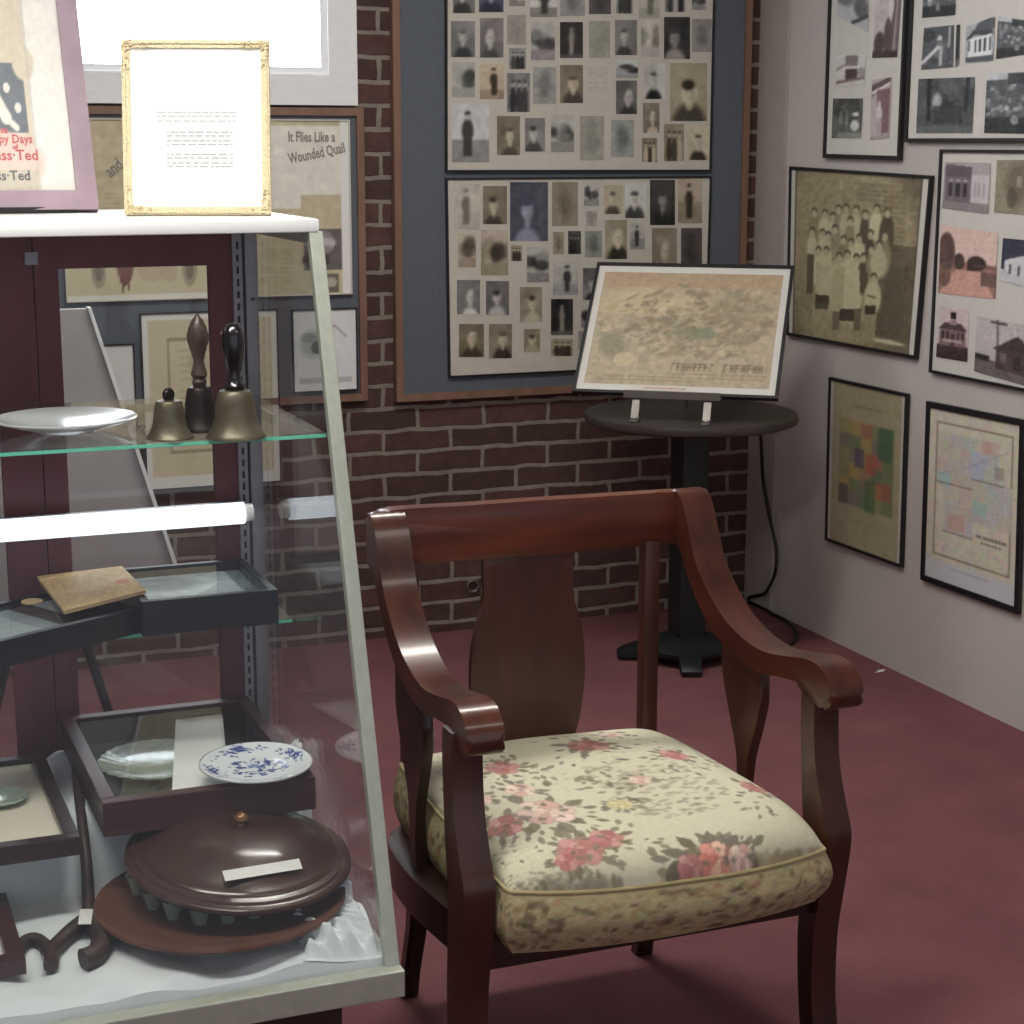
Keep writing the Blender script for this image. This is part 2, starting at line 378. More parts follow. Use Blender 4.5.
# window high on the brick wall: daylight comes from here
win = bpy.data.objects.new('window_1', None); C.objects.link(win); win.location = (1.0, YW, 1.6); win['kind'] = 'structure'
wx0, wx1, wz0, wz1 = .35, 1.555, 1.602, 2.62
bm = bm_new(); ringframe(bm, [(wx0,YW-.03,wz1),(wx1,YW-.03,wz1),(wx1,YW-.03,wz0),(wx0,YW-.03,wz0)], .085, (0,-1,0), .03)
finish(bm, 'window_casing', LIDW, parent=win)
bm = bm_new(); ringframe(bm, [(wx0+.085,YW-.02,wz1-.085),(wx1-.085,YW-.02,wz1-.085),(wx1-.085,YW-.02,wz0+.085),(wx0+.085,YW-.02,wz0+.085)], .02, (0,-1,0), .02)
finish(bm, 'window_sash', LIDW, parent=win)
bm = bm_new(); box(bm, wx0+.1, wx1-.1, YW-.012, YW-.006, wz0+.1, wz1-.1)
SKY = mat_emit('bright_daylight', (238,244,255), 7.0)
finish(bm, 'window_pane', SKY, parent=win)

# ceiling fluorescent fixtures (outside the frame)
LAMP = mat_emit('fluorescent_tube', (255,250,238), 9)
def fixture(x, y, lx, ly, st, label, CEIL):
    t = thing('ceiling_light', label, 'ceiling light', (x, y, CEIL))
    bm = bm_new(); box(bm, x-lx/2-.03, x+lx/2+.03, y-ly/2-.03, y+ly/2+.03, CEIL-.07, CEIL-.002); finish(bm, 'housing', LIDW, parent=t)
    bm = bm_new(); box(bm, x-lx/2, x+lx/2, y-ly/2, y+ly/2, CEIL-.085, CEIL-.071); finish(bm, 'diffuser', mat_emit('diffuser', (255,250,240), st), parent=t)
fixture(.15, 2.0, 1.2, (.22), 24, 'long fluorescent light hung low in front of the display case', 2.32)
fixture(1.3, 3.45, 1.2, .24, 27, 'long fluorescent ceiling light between the display case and the corner', CEIL)
fixture(1.7, 1.0, 1.2, .3, 4, 'long fluorescent ceiling light above the armchair side', CEIL)

# ------------------------------------------------------------------ pinboards on the brick wall
NB = Vector((0, -1, 0)); NR = Vector((-1, 0, 0))
def board(name, label, x0, x1, z0, z1, wd=.022):
    t = thing(name, label, 'notice board', (x0, YW, z0))
    P = [(x0,YW-.032,z1),(x1,YW-.032,z1),(x1,YW-.032,z0),(x0,YW-.032,z0)]
    bm = bm_new(); ringframe(bm, P, wd, NB, .03); finish(bm, 'wooden_frame', OAK, parent=t)
    bm = bm_new(); box(bm, x0+wd-.002, x1-wd+.002, YW-.022, YW-.002, z0+wd-.002, z1-wd+.002); finish(bm, 'felt_panel', FELT, parent=t)
board('pinboard', 'large blue-grey felt board in oak frame holding two panels of small portrait photographs', 1.662, 2.836, .735, 2.02)
board('pinboard', 'blue-grey felt board in oak frame behind the glass display case', -.1, 1.572, .745, 1.595)
YB = YW-.024                                                    # face of the felt

def q4(px, ax, v): return [on(x, y, ax, v) for x, y in px]
def rectpx(x0, y0, x1, y1, ax, v): return q4([(x0,y0),(x1,y0),(x1,y1),(x0,y1)], ax, v)
def hung(name, label, cat, P, n, fw, depth, fmat, cv=None, matm=MATW, glass=True, group=None, picname='print', inset=0, pic=None):
    P = [Vector(p) for p in P]; c = (P[2]+P[3])/2 - Vector(n)*depth
    t = thing(name, label, cat, c, group)
    bm = bm_new(); I = ringframe(bm, P, fw, n, depth-.001); finish(bm, 'frame', fmat, parent=t)
    n = Vector(n); back = [p-n*(depth*.45) for p in I]
    bm = bm_new(); slab(bm, [p-n*.0003 for p in back], n, depth*.4); finish(bm, 'mat_board', matm, parent=t)
    if cv is not None:
        if pic: Q = [Vector(p) for p in pic]
        else:
            Q = []
            for i in range(4):
                a = (I[(i+1) % 4]-I[i]).normalized(); bb = (I[i-1]-I[i]).normalized(); Q.append(I[i]-n*(depth*.45-.0008)+(a+bb)*inset)
        picture(picname, cv, Q, t)
    if glass:
        bm = bm_new(); g = [p-n*(depth*.2) for p in I]; v = [bm.verts.new(p) for p in g]; bm.faces.new(v)
        gm = bpy.data.meshes.new('glass'); bm.to_mesh(gm); bm.free(); link(gm, 'glass', GLASSF, parent=t)
    return t

# two portrait panels
YP = YB-.010
up = [(453,-22,475,13,'p','g'),(479,-22,503.5,12,'p','b'),(509,-14,525,6,'l','g'),(530,-14,557,17,'s','g'),(560,-14,585,16,'n','g'),(589,-14,611,14,'n','d'),
(616,-16,633,13.5,'g','g'),(639,-14,660,18,'s','f'),(665,-12,685,12,'g','g'),(692,-10,706,10,'l','g'),
(451,21,475,57,'p','g'),(480,18,503.5,57.5,'p','g'),(507,15,526,44.5,'n','f'),(509,48,526,69,'g','g'),(531,22,555,60,'l','g'),(560,22,583,58,'w','d'),
(589,21,610,58,'n','f'),(615,20,637,55,'p','g'),(641,20,659,57,'l','f'),(664,17,690,59,'p','d'),(692,19,712,52,'n','g'),
(452,62,475,97,'l','g'),(480,64,504,99,'s','s'),(507,73,530,112,'g','g'),(533,67,556,104,'n','g'),(560,65,583,103,'p','s'),
(616,60,638,78,'l','g'),(616,80.5,637,114,'p','g'),(644,63,665,99,'p','g'),(670,63,707,121,'p','s'),
(452,104,489,162,'s','g'),(497,116,520,155,'p','s'),(525,118,545,151.5,'p','g'),(551,115,574,152,'l','g'),(580,116,604,160,'n','f'),(611,120,634,157,'n','g'),
(643,103,659.5,133,'p','s'),(642,138,657,162,'g','s'),(664,124,684,161,'g','s'),(687,126,709,160,'p','s')]
dn = [(454,184,480,229,'s','f'),(483,186,507,224,'p','s'),(510,182,548,241,'p','b'),(552,182,578,226,'n','s'),(584,183,599,206,'l','g'),(586,211,597,226,'n','f'),
(604,185,623,214,'p','s'),(625,183,646,218,'p','g'),(650,180,675,225,'p','d'),(678,179,702,223,'s','s'),
(458,233,476,267,'l','s'),(481,230,508,275,'l','s'),(511,245,522,261,'g','s'),(527,247,549,282,'l','g'),(553,232,564,254,'n','s'),(568,231,581,254,'g','d'),
(585,231,602,257,'n','g'),(605,220,627,259,'p','s'),(630,223,645,249,'s','g'),(652,228,677,275,'p','s'),(681,228,702,274,'n','d'),
(553,262,578,295,'s','g'),(583,268,600,300,'p','g'),(457,280,480,314,'p','g'),(486,281,509,315,'p','g'),(520,287,542,322,'p','s'),(551,299,573,335,'w','d'),
(581,307,596,328,'l','g'),(459,324,484,357,'p','s'),(489,324,512,358,'p','s'),(524,329,540,352,'p','s'),(551,339,573,356,'g','s'),(578,331,592,350,'n','g')]
def panel(label, P, items, note=None):
    t = thing('photograph_panel', label, 'photo panel', (P[3]+P[2])/2, 'panels of portraits on the pinboard')
    bm = bm_new(); I = ringframe(bm, P, .006, NB, .012); finish(bm, 'frame', BLACK, parent=t)
    bm = bm_new(); slab(bm, [p-NB*.004 for p in I], NB, .007); finish(bm, 'mount_board', MATC, parent=t)
    for (x0,y0,x1,y1,k,tn) in items:
        rw, rh = (26, 36) if x1-x0 > 30 else (17, 25)
        picture('photograph', photo(k, tn, rw, rh), rectpx(x0, y0, x1, y1, 1, YP+.0025), t)
    if note:
        c = Cv(40, 26, (204,200,190))
        for r in (.2,.3,.4,.62,.72,.82):
            for k in range(7): c.rect(.1+k*.11, r, .1+k*.11+random.uniform(.04,.09), r+.04, (176,174,168))
        picture('typed_note', c, rectpx(*note, 1, YP+.0025), t)
    bm = bm_new(); v = [bm.verts.new(p-NB*.001) for p in I]; bm.faces.new(v); gm = bpy.data.meshes.new('glass'); bm.to_mesh(gm); bm.free(); link(gm, 'glass', GLASSF, parent=t)
TLu = on(446.2, 0, 1, YP); 
def vline(x, z): return Vector((x, YP, z))
xl, xr = 1.824, 2.702
panel('upper panel of small black-and-white military portraits on the blue-grey board', [vline(xl,2.0),vline(xr,2.0),on(711.5,171.5,1,YP),on(446,172,1,YP)], up, (585,62,612,95))
panel('lower panel of small portraits partly hidden by the picture on the easel', [on(446,178,1,YP),on(712,176,1,YP),Vector((on(710,200,1,YP).x,YP,on(449,378,1,YP).z)),on(449,378,1,YP)], dn)

# papers on the left board
def flat(name, label, cat, x0, x1, z0, z1, cv, frame=None, m=MATW, glass=False):
    P = [(x0,YB-.012,z1),(x1,YB-.012,z1),(x1,YB-.012,z0),(x0,YB-.012,z0)]
    return hung(name, label, cat, P, NB, .004, .012, frame or MATC, cv, matm=m, glass=glass, inset=0)
def textmesh(name, body, size, loc, rot, m, parent=None, ext=.0004, bold=.0, align='LEFT', sx=1):
    cu = bpy.data.curves.new(name, 'FONT'); cu.body = body; cu.size = size; cu.extrude = ext; cu.offset = bold; cu.align_x = align; cu.resolution_u = 2
    o = bpy.data.objects.new(name, cu); C.objects.link(o)
    me = bpy.data.meshes.new_from_object(o.evaluated_get(bpy.context.evaluated_depsgraph_get())); bpy.data.objects.remove(o); bpy.data.curves.remove(cu)
    M = Matrix.Translation(Vector(loc)) @ rot @ Matrix.Diagonal((sx,1,1,1)); me.transform(M)
    return link(me, name, m, parent=parent)
RX90 = Matrix.Rotation(PI/2, 4, 'X')
INK = mat('faded_ink', (140,136,126), .8); INKP = mat('pink_ink', (206,110,118), .7); INKG = mat('grey_ink', (120,120,122), .7)
# newspaper clippings
c = Cv(150, 92, (198,188,158)); c.noise(3, 3)
for k in range(26):                                              # columns of print
    x = .02+(k % 13)*.06
    for r in range(10): c.rect(x, .40+r*.055+(k//13)*.02, x+.045, .40+r*.055+.012+(k//13)*.02, (170,158,132), .5)
c.rect(.70,.03,.985,.5,(226,224,214)); c.rect(.82,.42,.985,.98,(196,186,158)); c.rect(.70,0,.72,.5,(220,216,204))
c.rect(.825,.62,.965,.86,(104,98,98)); c.ell(.89,.70,.05,.07,(150,146,148)); c.ell(.87,.80,.05,.05,(74,70,72)); c.line(.84,.68,.93,.70,2,(190,188,190)); c.noise(5,2)
c.rect(.965,0,1,1,(228,230,228)); c.rect(.895,.885,.955,.985,(112,108,98)); c.ell(.925,.93,.02,.03,(180,176,160))
c.ell(.50,.17,.07,.05,(166,156,134),a=.7); c.poly([(.36,.85),(.5,.6),(.52,.85)],(150,140,120),.5)
c.rect(0,.72,.50,1,(206,198,166)); c.rect(0,.97,.52,1,(226,224,216))
for x in (.11,.42): c.ell(x,.84,.025,.09,(166,156,134)); c.ell(x,.84,.014,.05,(130,120,108))
c.ell(.20,.80,.03,.10,(132,96,88)); c.poly([(.175,.82),(.225,.82),(.21,.95),(.20,.90),(.19,.96)],(126,86,80)); c.ell(.29,.83,.05,.07,(190,168,146),a=.6); c.ell(.35,.85,.03,.05,(186,168,146),a=.6)
news = flat('newspaper_clippings', 'large yellowed sheet of newspaper clippings pinned behind the gilt frame', 'newspaper', .705, 1.528, 1.062, 1.562, c)
textmesh('headline', 'It Flies Like a', .040, (1.345, YB-.0085, 1.500), RX90, INK, news, bold=.0008, sx=.66)
textmesh('headline', 'Wounded Quail', .042, (1.348, YB-.0085, 1.438), RX90 @ Matrix.Rotation(math.radians(11), 4, 'Z'), INK, news, bold=.0008, sx=.62)
textmesh('headline', 'and Art', .05, (.84, YB-.0085, 1.40), RX90 @ Matrix.Rotation(math.radians(38), 4, 'Z'), INK, news, bold=.0008, sx=.7)
def doc(w, h, base, border, lines=True):
    c = Cv(w, h, base); c.noise(2, 2)
    for (a, bb, d, e) in ((.16,.12,.84,.135),(.16,.865,.84,.88)): c.rect(a, bb, d, e, border)
    c.rect(.15,.12,.17,.88,border); c.rect(.83,.12,.85,.88,border)
    if lines:
        for r in range(14): c.rect(.24, .2+r*.045, .24+random.uniform(.3,.5), .21+r*.045, tuple(v*.88 for v in base), .8)
        c.ell(.4,.3,.1,.05,tuple(v*.88 for v in base),a=.7)
    return c
c = Cv(60, 100, (228,228,224)); c.rect(.05,.05,.95,.93,(208,198,168)); d = doc(54, 86, (208,198,168), (160,146,118)); c.paste(d, 3, 4)
flat('certificate', 'tall cream bordered certificate hanging directly behind the hand bells', 'certificate', .905, 1.302, .517, 1.026, c, frame=BLACK)
c = Cv(40, 70, (224,226,228)); d = doc(30, 60, (222,224,224), (180,180,178)); c.paste(d, 5, 5)
flat('document', 'white bordered document behind the pale leaning panel', 'document', .62, .886, .545, .942, c, frame=BLACK)
c = Cv(60, 72, (226,228,230)); c.noise(1.5, 3)
c.ell(.3,.42,.18,.16,(150,158,156),a=.7,soft=.6); c.ell(.38,.46,.1,.08,(84,92,92),a=.9); c.ell(.24,.34,.12,.06,(130,140,140),a=.6); c.line(.4,.3,.66,.2,.8,(150,150,150)); c.line(.66,.2,.84,.34,.8,(170,170,170)); c.ell(.56,.5,.06,.05,(110,116,116),a=.7); c.noise(3,1); c.rect(.08,.84,.92,.9,(190,192,194))
flat('document', 'small white leaflet with grey line drawing at the right of the board', 'leaflet', 1.344, 1.541, .778, 1.022, c, frame=BLACK)

# ------------------------------------------------------------------ pictures on the right wall
XR = XW-.015
def frame_r(name, label, cat, px, cv, fw=.010, photos=None, extra=None, P=None, fmat=BLACK, matm=MATW):
    P = P or q4(px, 0, XR)
    t = hung(name, label, cat, P, NR, fw, .013, fmat, cv, matm=matm, glass=True, inset=0, group='framed pictures on the right wall')
    for (qx, c) in (photos or []):
        picture('photograph', c, q4(qx, 0, XR+.0042), t)
    return t
def scene_photo(kind, w, h):
    if kind == 'house':
        c = Cv(w, h, (176,162,168)); c.noise(5,2); c.rect(0,.8,1,1,(150,136,140)); c.rect(.05,.3,.6,.82,(128,112,124)); c.poly([(.05,.05),(.6,.1),(.6,.32),(.05,.3)],(112,98,108))
        for x in (.12,.28,.44): c.rect(x,.45,x+.09,.72,(70,58,70)); c.rect(x,.36,x+.09,.4,(190,180,186))
        c.rect(.6,.25,.98,.8,(200,192,196)); 
        for x in (.66,.76,.86): c.rect(x,.4,x+.04,.7,(170,160,166))
    elif kind == 'tan':
        c = Cv(w, h, (160,146,112)); c.noise(6,2); c.ell(.5,.45,.25,.4,(120,104,74),a=.7,soft=.6); c.ell(.4,.7,.12,.2,(96,82,62),a=.6); c.rect(.5,.3,.62,.5,(186,172,140),.6)
    elif kind == 'road':
        c = Cv(w, h, (232,190,176)); c.rect(0,.5,1,1,(178,120,108)); c.poly([(.3,.62),(.72,.62),(.98,1),(.02,1)],(226,158,138))
        c.ell(.13,.38,.15,.28,(112,78,74)); c.ell(.36,.5,.09,.12,(84,58,58)); c.ell(.66,.5,.16,.11,(72,52,52)); c.rect(.5,.45,.62,.62,(72,50,50)); c.line(.6,.53,1,.55,.8,(110,80,76)); c.rect(.74,.62,1,.82,(128,92,84)); c.ell(.1,.75,.12,.14,(140,96,86)); c.noise(6,2)
    elif kind == 'blue':
        c = Cv(w, h, (56,64,98)); c.rect(0,.72,1,1,(196,198,204)); c.poly([(.1,.75),(.1,.5),(.5,.35),(1,.45),(1,.9)],(206,208,214)); 
        for x in (.2,.4,.6,.8): c.rect(x,.58,x+.06,.8,(70,76,100))
        c.noise(5,2)
    elif kind == 'school':
        c = Cv(w, h, (214,186,188)); c.rect(0,.72,1,1,(88,52,58)); c.rect(.08,.4,.92,.74,(150,104,108)); c.poly([(.05,.42),(.25,.3),(.75,.3),(.95,.42)],(92,62,66)); c.rect(.38,.24,.62,.34,(170,130,132)); c.rect(.4,.1,.6,.22,(52,38,42))
        for x in (.16,.3,.64,.78): c.rect(x,.46,x+.07,.62,(70,44,50))
        c.rect(.44,.5,.56,.74,(90,56,60)); c.rect(.2,.62,.8,.66,(190,160,160)); c.noise(6,2)
    elif kind == 'gable':
        c = Cv(w, h, (196,184,186)); c.rect(0,.72,1,1,(124,106,108)); c.rect(.3,.5,.88,.84,(94,72,74)); c.poly([(.24,.52),(.58,.22),(.94,.52)],(80,62,66)); c.line(.3,0,.32,.5,.8,(90,80,82)); c.line(.22,.06,.42,.06,1,(60,52,56)); c.rect(.54,.56,.64,.8,(64,48,52)); c.rect(.36,.56,.44,.7,(130,112,114)); c.rect(.72,.56,.8,.7,(130,112,114)); c.rect(0,.66,.22,.76,(70,60,60)); c.noise(6,2)
    elif kind == 'white':
        c = Cv(w, h, (168,176,186)); c.noise(7,2); c.ell(.7,.15,.35,.16,(92,98,106)); c.poly([(.06,.32),(.3,.16),(.95,.3),(.95,.42),(.3,.3),(.08,.42)],(74,80,90)); c.rect(.1,.36,.92,.84,(222,226,230))
        for x in (.32,.48,.64,.82): c.rect(x,.44,x+.08,.74,(74,80,90))
        c.rect(.04,.84,1,.97,(92,98,108)); c.rect(.1,.42,.16,.7,(100,106,112))
    elif kind == 'man':
        c = Cv(w, h, (92,98,106)); c.noise(9,2); c.ell(.55,.3,.08,.08,(200,204,208)); c.ell(.55,.55,.16,.22,(120,126,132)); c.line(.05,.82,.5,.5,2,(206,210,214)); c.line(.6,.5,.6,.9,1.5,(190,194,200)); c.line(.86,.05,.84,.5,1,(190,194,198)); c.ell(.2,.2,.2,.15,(70,74,82))
    elif kind == 'trees':
        c = Cv(w, h, (88,94,100)); 
        for k in range(16): c.ell(random.random(), random.random()*.7, .12, .16, jit((84,90,98),40), a=.7, soft=.6)
        c.ell(.36,.42,.08,.14,(176,182,188),soft=.6); c.line(.2,0,.22,.75,2,(44,48,54)); c.line(.88,0,.86,.6,1.6,(52,56,62)); c.rect(.3,.5,.8,.82,(66,70,78),.7); c.rect(0,.86,1,1,(118,124,128),.6); c.noise(7,2)
    elif kind == 'crowd':
        c = Cv(w, h, (96,102,110)); c.rect(0,0,1,.12,(190,196,204))
        for k in range(46): c.ell(random.random(), random.uniform(.2,.7), .04, .04, jit((140,146,152),60))
        c.rect(.35,.02,.68,.2,(74,80,88)); c.rect(0,.74,1,1,(60,64,70)); c.ell(.48,.78,.06,.08,(140,146,150)); c.noise(8,2)
    elif kind == 'street':
        c = Cv(w, h, (182,188,192)); c.noise(5,2); c.ell(.2,.4,.35,.25,(92,98,100),a=.8,soft=.5); c.ell(.75,.6,.22,.2,(84,88,90),a=.8,soft=.5); c.line(.5,.95,.95,.7,1.4,(70,72,76)); c.ell(.6,.3,.3,.15,(120,124,126),a=.7)
    elif kind == 'porch':
        c = Cv(w, h, (196,182,184)); c.noise(6,2); c.line(.75,0,.7,.9,2.4,(118,92,96)); c.line(.95,0,.92,.9,2,(134,110,114)); c.ell(.62,.3,.1,.25,(216,206,206)); c.ell(.55,.7,.14,.25,(110,84,88)); c.ell(.25,.8,.2,.16,(96,72,78)); c.rect(0,.9,1,1,(84,64,70))
    elif kind == 'shack':
        c = Cv(w, h, (206,204,200)); c.noise(4,2); c.rect(.32,.05,.72,.4,(138,126,122)); c.rect(.32,.45,.72,.82,(92,66,66)); c.line(.3,.43,.76,.43,1.4,(222,218,214)); c.line(.02,.5,.3,.35,1,(150,136,134)); c.ell(.88,.6,.14,.16,(150,138,136),a=.8); c.line(0,.86,1,.78,1.4,(140,112,110))
    elif kind == 'porchman':
        c = Cv(w, h, (192,160,164)); c.poly([(0,.1),(.9,0),(.95,.08),(.05,.28)],(110,82,88)); c.poly([(.05,.2),(.9,.08),(.9,.12),(.05,.26)],(226,214,214)); c.rect(.06,.28,.3,1,(196,176,178)); c.rect(.3,.18,.92,.9,(150,100,106)); c.ell(.42,.42,.08,.06,(206,190,190)); c.ell(.42,.58,.16,.14,(214,200,202)); c.line(.34,.68,.34,.94,1.6,(190,170,172)); c.line(.5,.68,.5,.94,1.6,(190,170,172)); c.rect(0,.93,1,1,(172,160,162)); c.noise(6,2)
    elif kind == 'green':
        c = Cv(w, h, (104,108,102)); 
        for k in range(14): c.ell(random.random(), random.random()*.6, .14, .12, jit((74,82,76),30), a=.7)
        c.ell(.78,.4,.1,.05,(206,212,206)); c.ell(.76,.68,.14,.14,(202,210,202)); c.ell(.3,.5,.06,.2,(150,158,150),a=.7); c.ell(.5,.6,.06,.2,(140,148,140),a=.7); c.rect(.2,.86,1,1,(158,166,150),.7); c.noise(7,2)
    g = c.a.mean(-1, keepdims=True); c.a = g+(c.a-g)*(.62 if kind == 'road' else .5); c.a = 128+(c.a-128)*1.12
    c.blur(1); return c.noise(5,1)
f1 = frame_r('framed_photographs', 'narrow black-framed collage of old street photographs, highest beside the room corner', 'picture frame', None, None,
    P=[on(822.4,157.8,0,XR)+Vector((0,0,.62)), on(899,160.4,0,XR)+Vector((0,-.0,.62)), on(899,160.4,0,XR), on(822.4,157.8,0,XR)], fw=.012,
    photos=[([(838,-22),(870,-24),(868,33),(837,16)],scene_photo('street',34,50)),([(878,-16),(902,-16),(897,57),(872,58)],scene_photo('porch',26,60)),
    ([(836,54),(866,54),(864,84),(836,87)],scene_photo('shack',30,32)),([(872,80),(892,77),(889,138),(870,140)],scene_photo('porchman',24,60)),([(833,98.5),(863,98.5),(861,138),(831.5,138)],scene_photo('green',34,40))])
f2 = frame_r('framed_photographs', 'wide black-framed collage including a small white porch house at the upper right', 'picture frame', None, None,
    P=[Vector((XR,on(904,142,0,XR).y,2.1)), Vector((XR,3.45,2.1)), Vector((XR,3.45,on(904,142,0,XR).z)), on(904,142,0,XR)], fw=.010,
    photos=[([(924,-24),(957,-26),(955,15),(922,18)],scene_photo('crowd',34,34)),([(924,28),(954,25),(953,67),(921,70)],scene_photo('man',34,46)),([(956.5,25),(960,24.5),(959,64),(955,68)],scene_photo('trees',6,40)),
    ([(966,27),(995,16),(993,61),(965,63)],scene_photo('white',36,46)),([(998,16),(1040,22),(1040,52),(996,59)],scene_photo('crowd',40,40)),([(918.5,79),(975,77),(972,133),(916,133)],scene_photo('trees',56,58)),([(987,74),(1050,70),(1048,134),(984,133)],scene_photo('crowd',60,60))])
f3 = frame_r('framed_photographs', 'black-framed collage of tinted town photographs with a pink road view', 'picture frame', None, None,
    P=[on(939.4,149.3,0,XR), Vector((XR,3.52,on(939.4,149.3,0,XR).z)), Vector((XR,3.52,on(928.4,372.4,0,XR).z)), on(928.4,372.4,0,XR)], fw=.008,
    photos=[([(945,162),(991,163),(988,214),(942,208)],scene_photo('house',48,52)),([(997,160),(1040,160),(1037,216),(994,212)],scene_photo('tan',44,54)),([(941,225),(998,233),(995,299),(938,293)],scene_photo('road',58,68)),
    ([(1003,238),(1045,242),(1042,292),(1000,280)],scene_photo('blue',44,50)),([(939,306),(969,310),(967,362),(936,357)],scene_photo('school',34,54)),([(977,316),(1050,330),(1046,392),(974,371)],scene_photo('gable',70,58))])
# class photograph
c = Cv(150, 172, (148,138,108)); c.rect(0,0,1,1,(112,104,84)); c.ell(.42,.48,.56,.62,(168,156,124),soft=.25); c.rect(.09,.04,.82,.3,(164,152,122)); 
for r in range(34):
    y = .05+r*.0145; c.rect(.52 if r < 8 else .66, y, .86, y+.006, (112,102,84), .75)
c.rect(.70,.5,.9,.93,(92,84,68),.8); c.rect(.04,.62,.2,.92,(150,142,112),.7)
c.noise(6,3)
def U(x, y): return ((x-45)/725, (y-32-(x-45)*.062)/(870+(x-45)*.07))
DKB, LTB, MDB = (92,82,64), (200,194,160), (150,140,112)
c.poly([U(600,420),U(740,430),U(720,900),U(560,900)], (96,88,70), .8)
def person(x, y, bw, bh, body):
    u, v = U(x, y); a_, b2 = U(x, y+bh*.55+18)
    c.ell(a_, b2, bw/725, bh/1500, jit(body, 10), soft=.3); c.ell(u, v-.012, 17/725, 20/900, (84,76,60), soft=.3); c.ell(u, v+.004, 14/725, 21/900, (190,178,146), soft=.3)
for q_ in ((185,262,30,120,MDB),(245,270,34,110,LTB),(290,285,24,110,LTB),(320,245,26,120,MDB),(360,240,32,140,LTB),(415,248,34,140,LTB),(465,270,26,120,DKB),(522,240,36,130,LTB),(578,258,38,180,DKB),
    (387,306,28,120,MDB),(175,365,30,110,LTB),(235,372,26,110,LTB),(270,385,24,120,LTB),(305,350,22,100,MDB),(355,405,34,110,MDB),(395,420,28,110,LTB),(440,395,40,120,LTB),(497,372,24,120,DKB),(572,378,36,170,MDB),
    (215,465,28,150,LTB),(262,465,44,230,LTB),(335,495,44,250,LTB),(380,482,44,300,LTB),(430,500,40,290,LTB),(468,495,30,150,DKB),(505,452,24,100,MDB),(546,428,44,130,LTB)): person(*q_)
def quad_(x0, y0, x1, y1, col, a=1): c.poly([U(x0,y0),U(x1,y0),U(x1,y1),U(x0,y1)], col, a)
quad_(150,480,190,690,(98,88,68)); quad_(205,520,235,690,(190,182,148)); c.poly([U(235,540),U(285,540),U(292,690),U(212,690)],(198,190,156)); quad_(205,695,285,740,(74,66,52)); c.poly([U(300,560),U(370,540),U(370,760),U(288,775)],(184,176,140)); c.poly([U(385,560),U(450,560),U(462,750),U(370,750)],(204,198,162))
quad_(350,765,460,830,(70,62,50)); quad_(310,780,350,880,(120,108,86)); quad_(430,760,470,880,(120,108,86)); quad_(205,740,280,770,(100,92,72)); quad_(160,690,180,780,(150,142,112))
person(528,600,44,150,(208,202,166)); quad_(490,742,548,790,(76,68,54)); quad_(495,790,515,895,(168,158,128)); quad_(525,790,545,895,(168,158,128)); c.line(*U(500,690),*U(540,700),.8,(96,88,70))
c.ell(.8,.95,.12,.012,(208,200,170)); c.noise(5,2); c.blur(1); c.rect(0,0,.035,1,(214,212,204)); c.rect(.955,0,1,1,(214,212,204)); c.rect(.035,0,.05,1,(86,80,68),.6); c.rect(.94,0,.955,1,(86,80,68),.6)
frame_r('framed_class_photograph', 'sepia school class photograph in thin black frame beside the easel picture', 'picture frame', [(789,166.4),(930.8,175.6),(915,359),(786,335)], c, fw=.009)
# coloured plat map
c = Cv(90, 140, (172,164,136)); c.noise(3,3); cols = [(150,146,92),(134,140,92),(176,148,84),(84,116,88),(170,98,86),(110,104,110),(124,136,86),(160,120,90),(98,118,84)]
for i in range(5):
    for j in range(6): c.rect(.14+i*.145, .22+j*.087, .14+(i+1)*.145, .22+(j+1)*.087, cols[(i*2+j*5+(i*j)) % 9], .6)  # patch colours muted to carry the reflection of the picture glass
c.rect(.66,.22,.84,.42,(66,104,82),.6); c.rect(.50,.40,.64,.52,(184,92,78),.6); c.rect(.36,.38,.48,.50,(96,92,112),.8); c.rect(.66,.55,.84,.66,(182,92,82),.55); c.rect(.5,.56,.64,.76,(84,112,76),.6); c.rect(.14,.62,.28,.74,(92,86,92),.7)
for k in range(8): c.rect(.30+k*.05, .12, .335+k*.05, .135, (140,130,108)); c.rect(.32+k*.04, .83, .345+k*.04, .838, (140,130,108))
c.blur(2); c.rect(0,0,.04,1,(196,194,186)); c.rect(.95,0,1,1,(198,196,190))
frame_r('framed_map', 'dim framed map of green, red and yellow patches near the room corner', 'picture frame', [(828.4,377),(906.5,394),(900.6,567.7),(824.5,540)], c, fw=.008)
# pastel county map
c = Cv(110, 170, (214,208,190)); c.noise(2,3)
for (a,b2,d,e) in ((.08,.07,.93,.082),(.08,.84,.93,.852)): c.rect(a,b2,d,e,(150,140,120))
c.rect(.08,.07,.10,.85,(150,140,120)); c.rect(.91,.07,.93,.85,(150,140,120))
pc = [(204,194,178),(198,198,198),(198,200,188),(206,190,180),(192,200,198),(204,200,182),(198,190,192)]
def county(x0,y0,x1,y1,n,mm_):
    for i in range(n):
        for j in range(mm_): c.rect(x0+(x1-x0)*i/n, y0+(y1-y0)*j/mm_, x0+(x1-x0)*(i+1)/n, y0+(y1-y0)*(j+1)/mm_, pc[RNG.integers(0,7)], .9)
    for i in range(n*3+1): c.line(x0+(x1-x0)*i/n/3, y0, x0+(x1-x0)*i/n/3, y1, .2, (150,140,130), .3)
    for j in range(mm_*3+1): c.line(x0, y0+(y1-y0)*j/mm_/3, x1, y0+(y1-y0)*j/mm_/3, .2, (150,140,130), .3)
county(.10,.13,.78,.42,5,4); county(.20,.42,.52,.70,2,3); county(.50,.36,.93,.60,3,3)
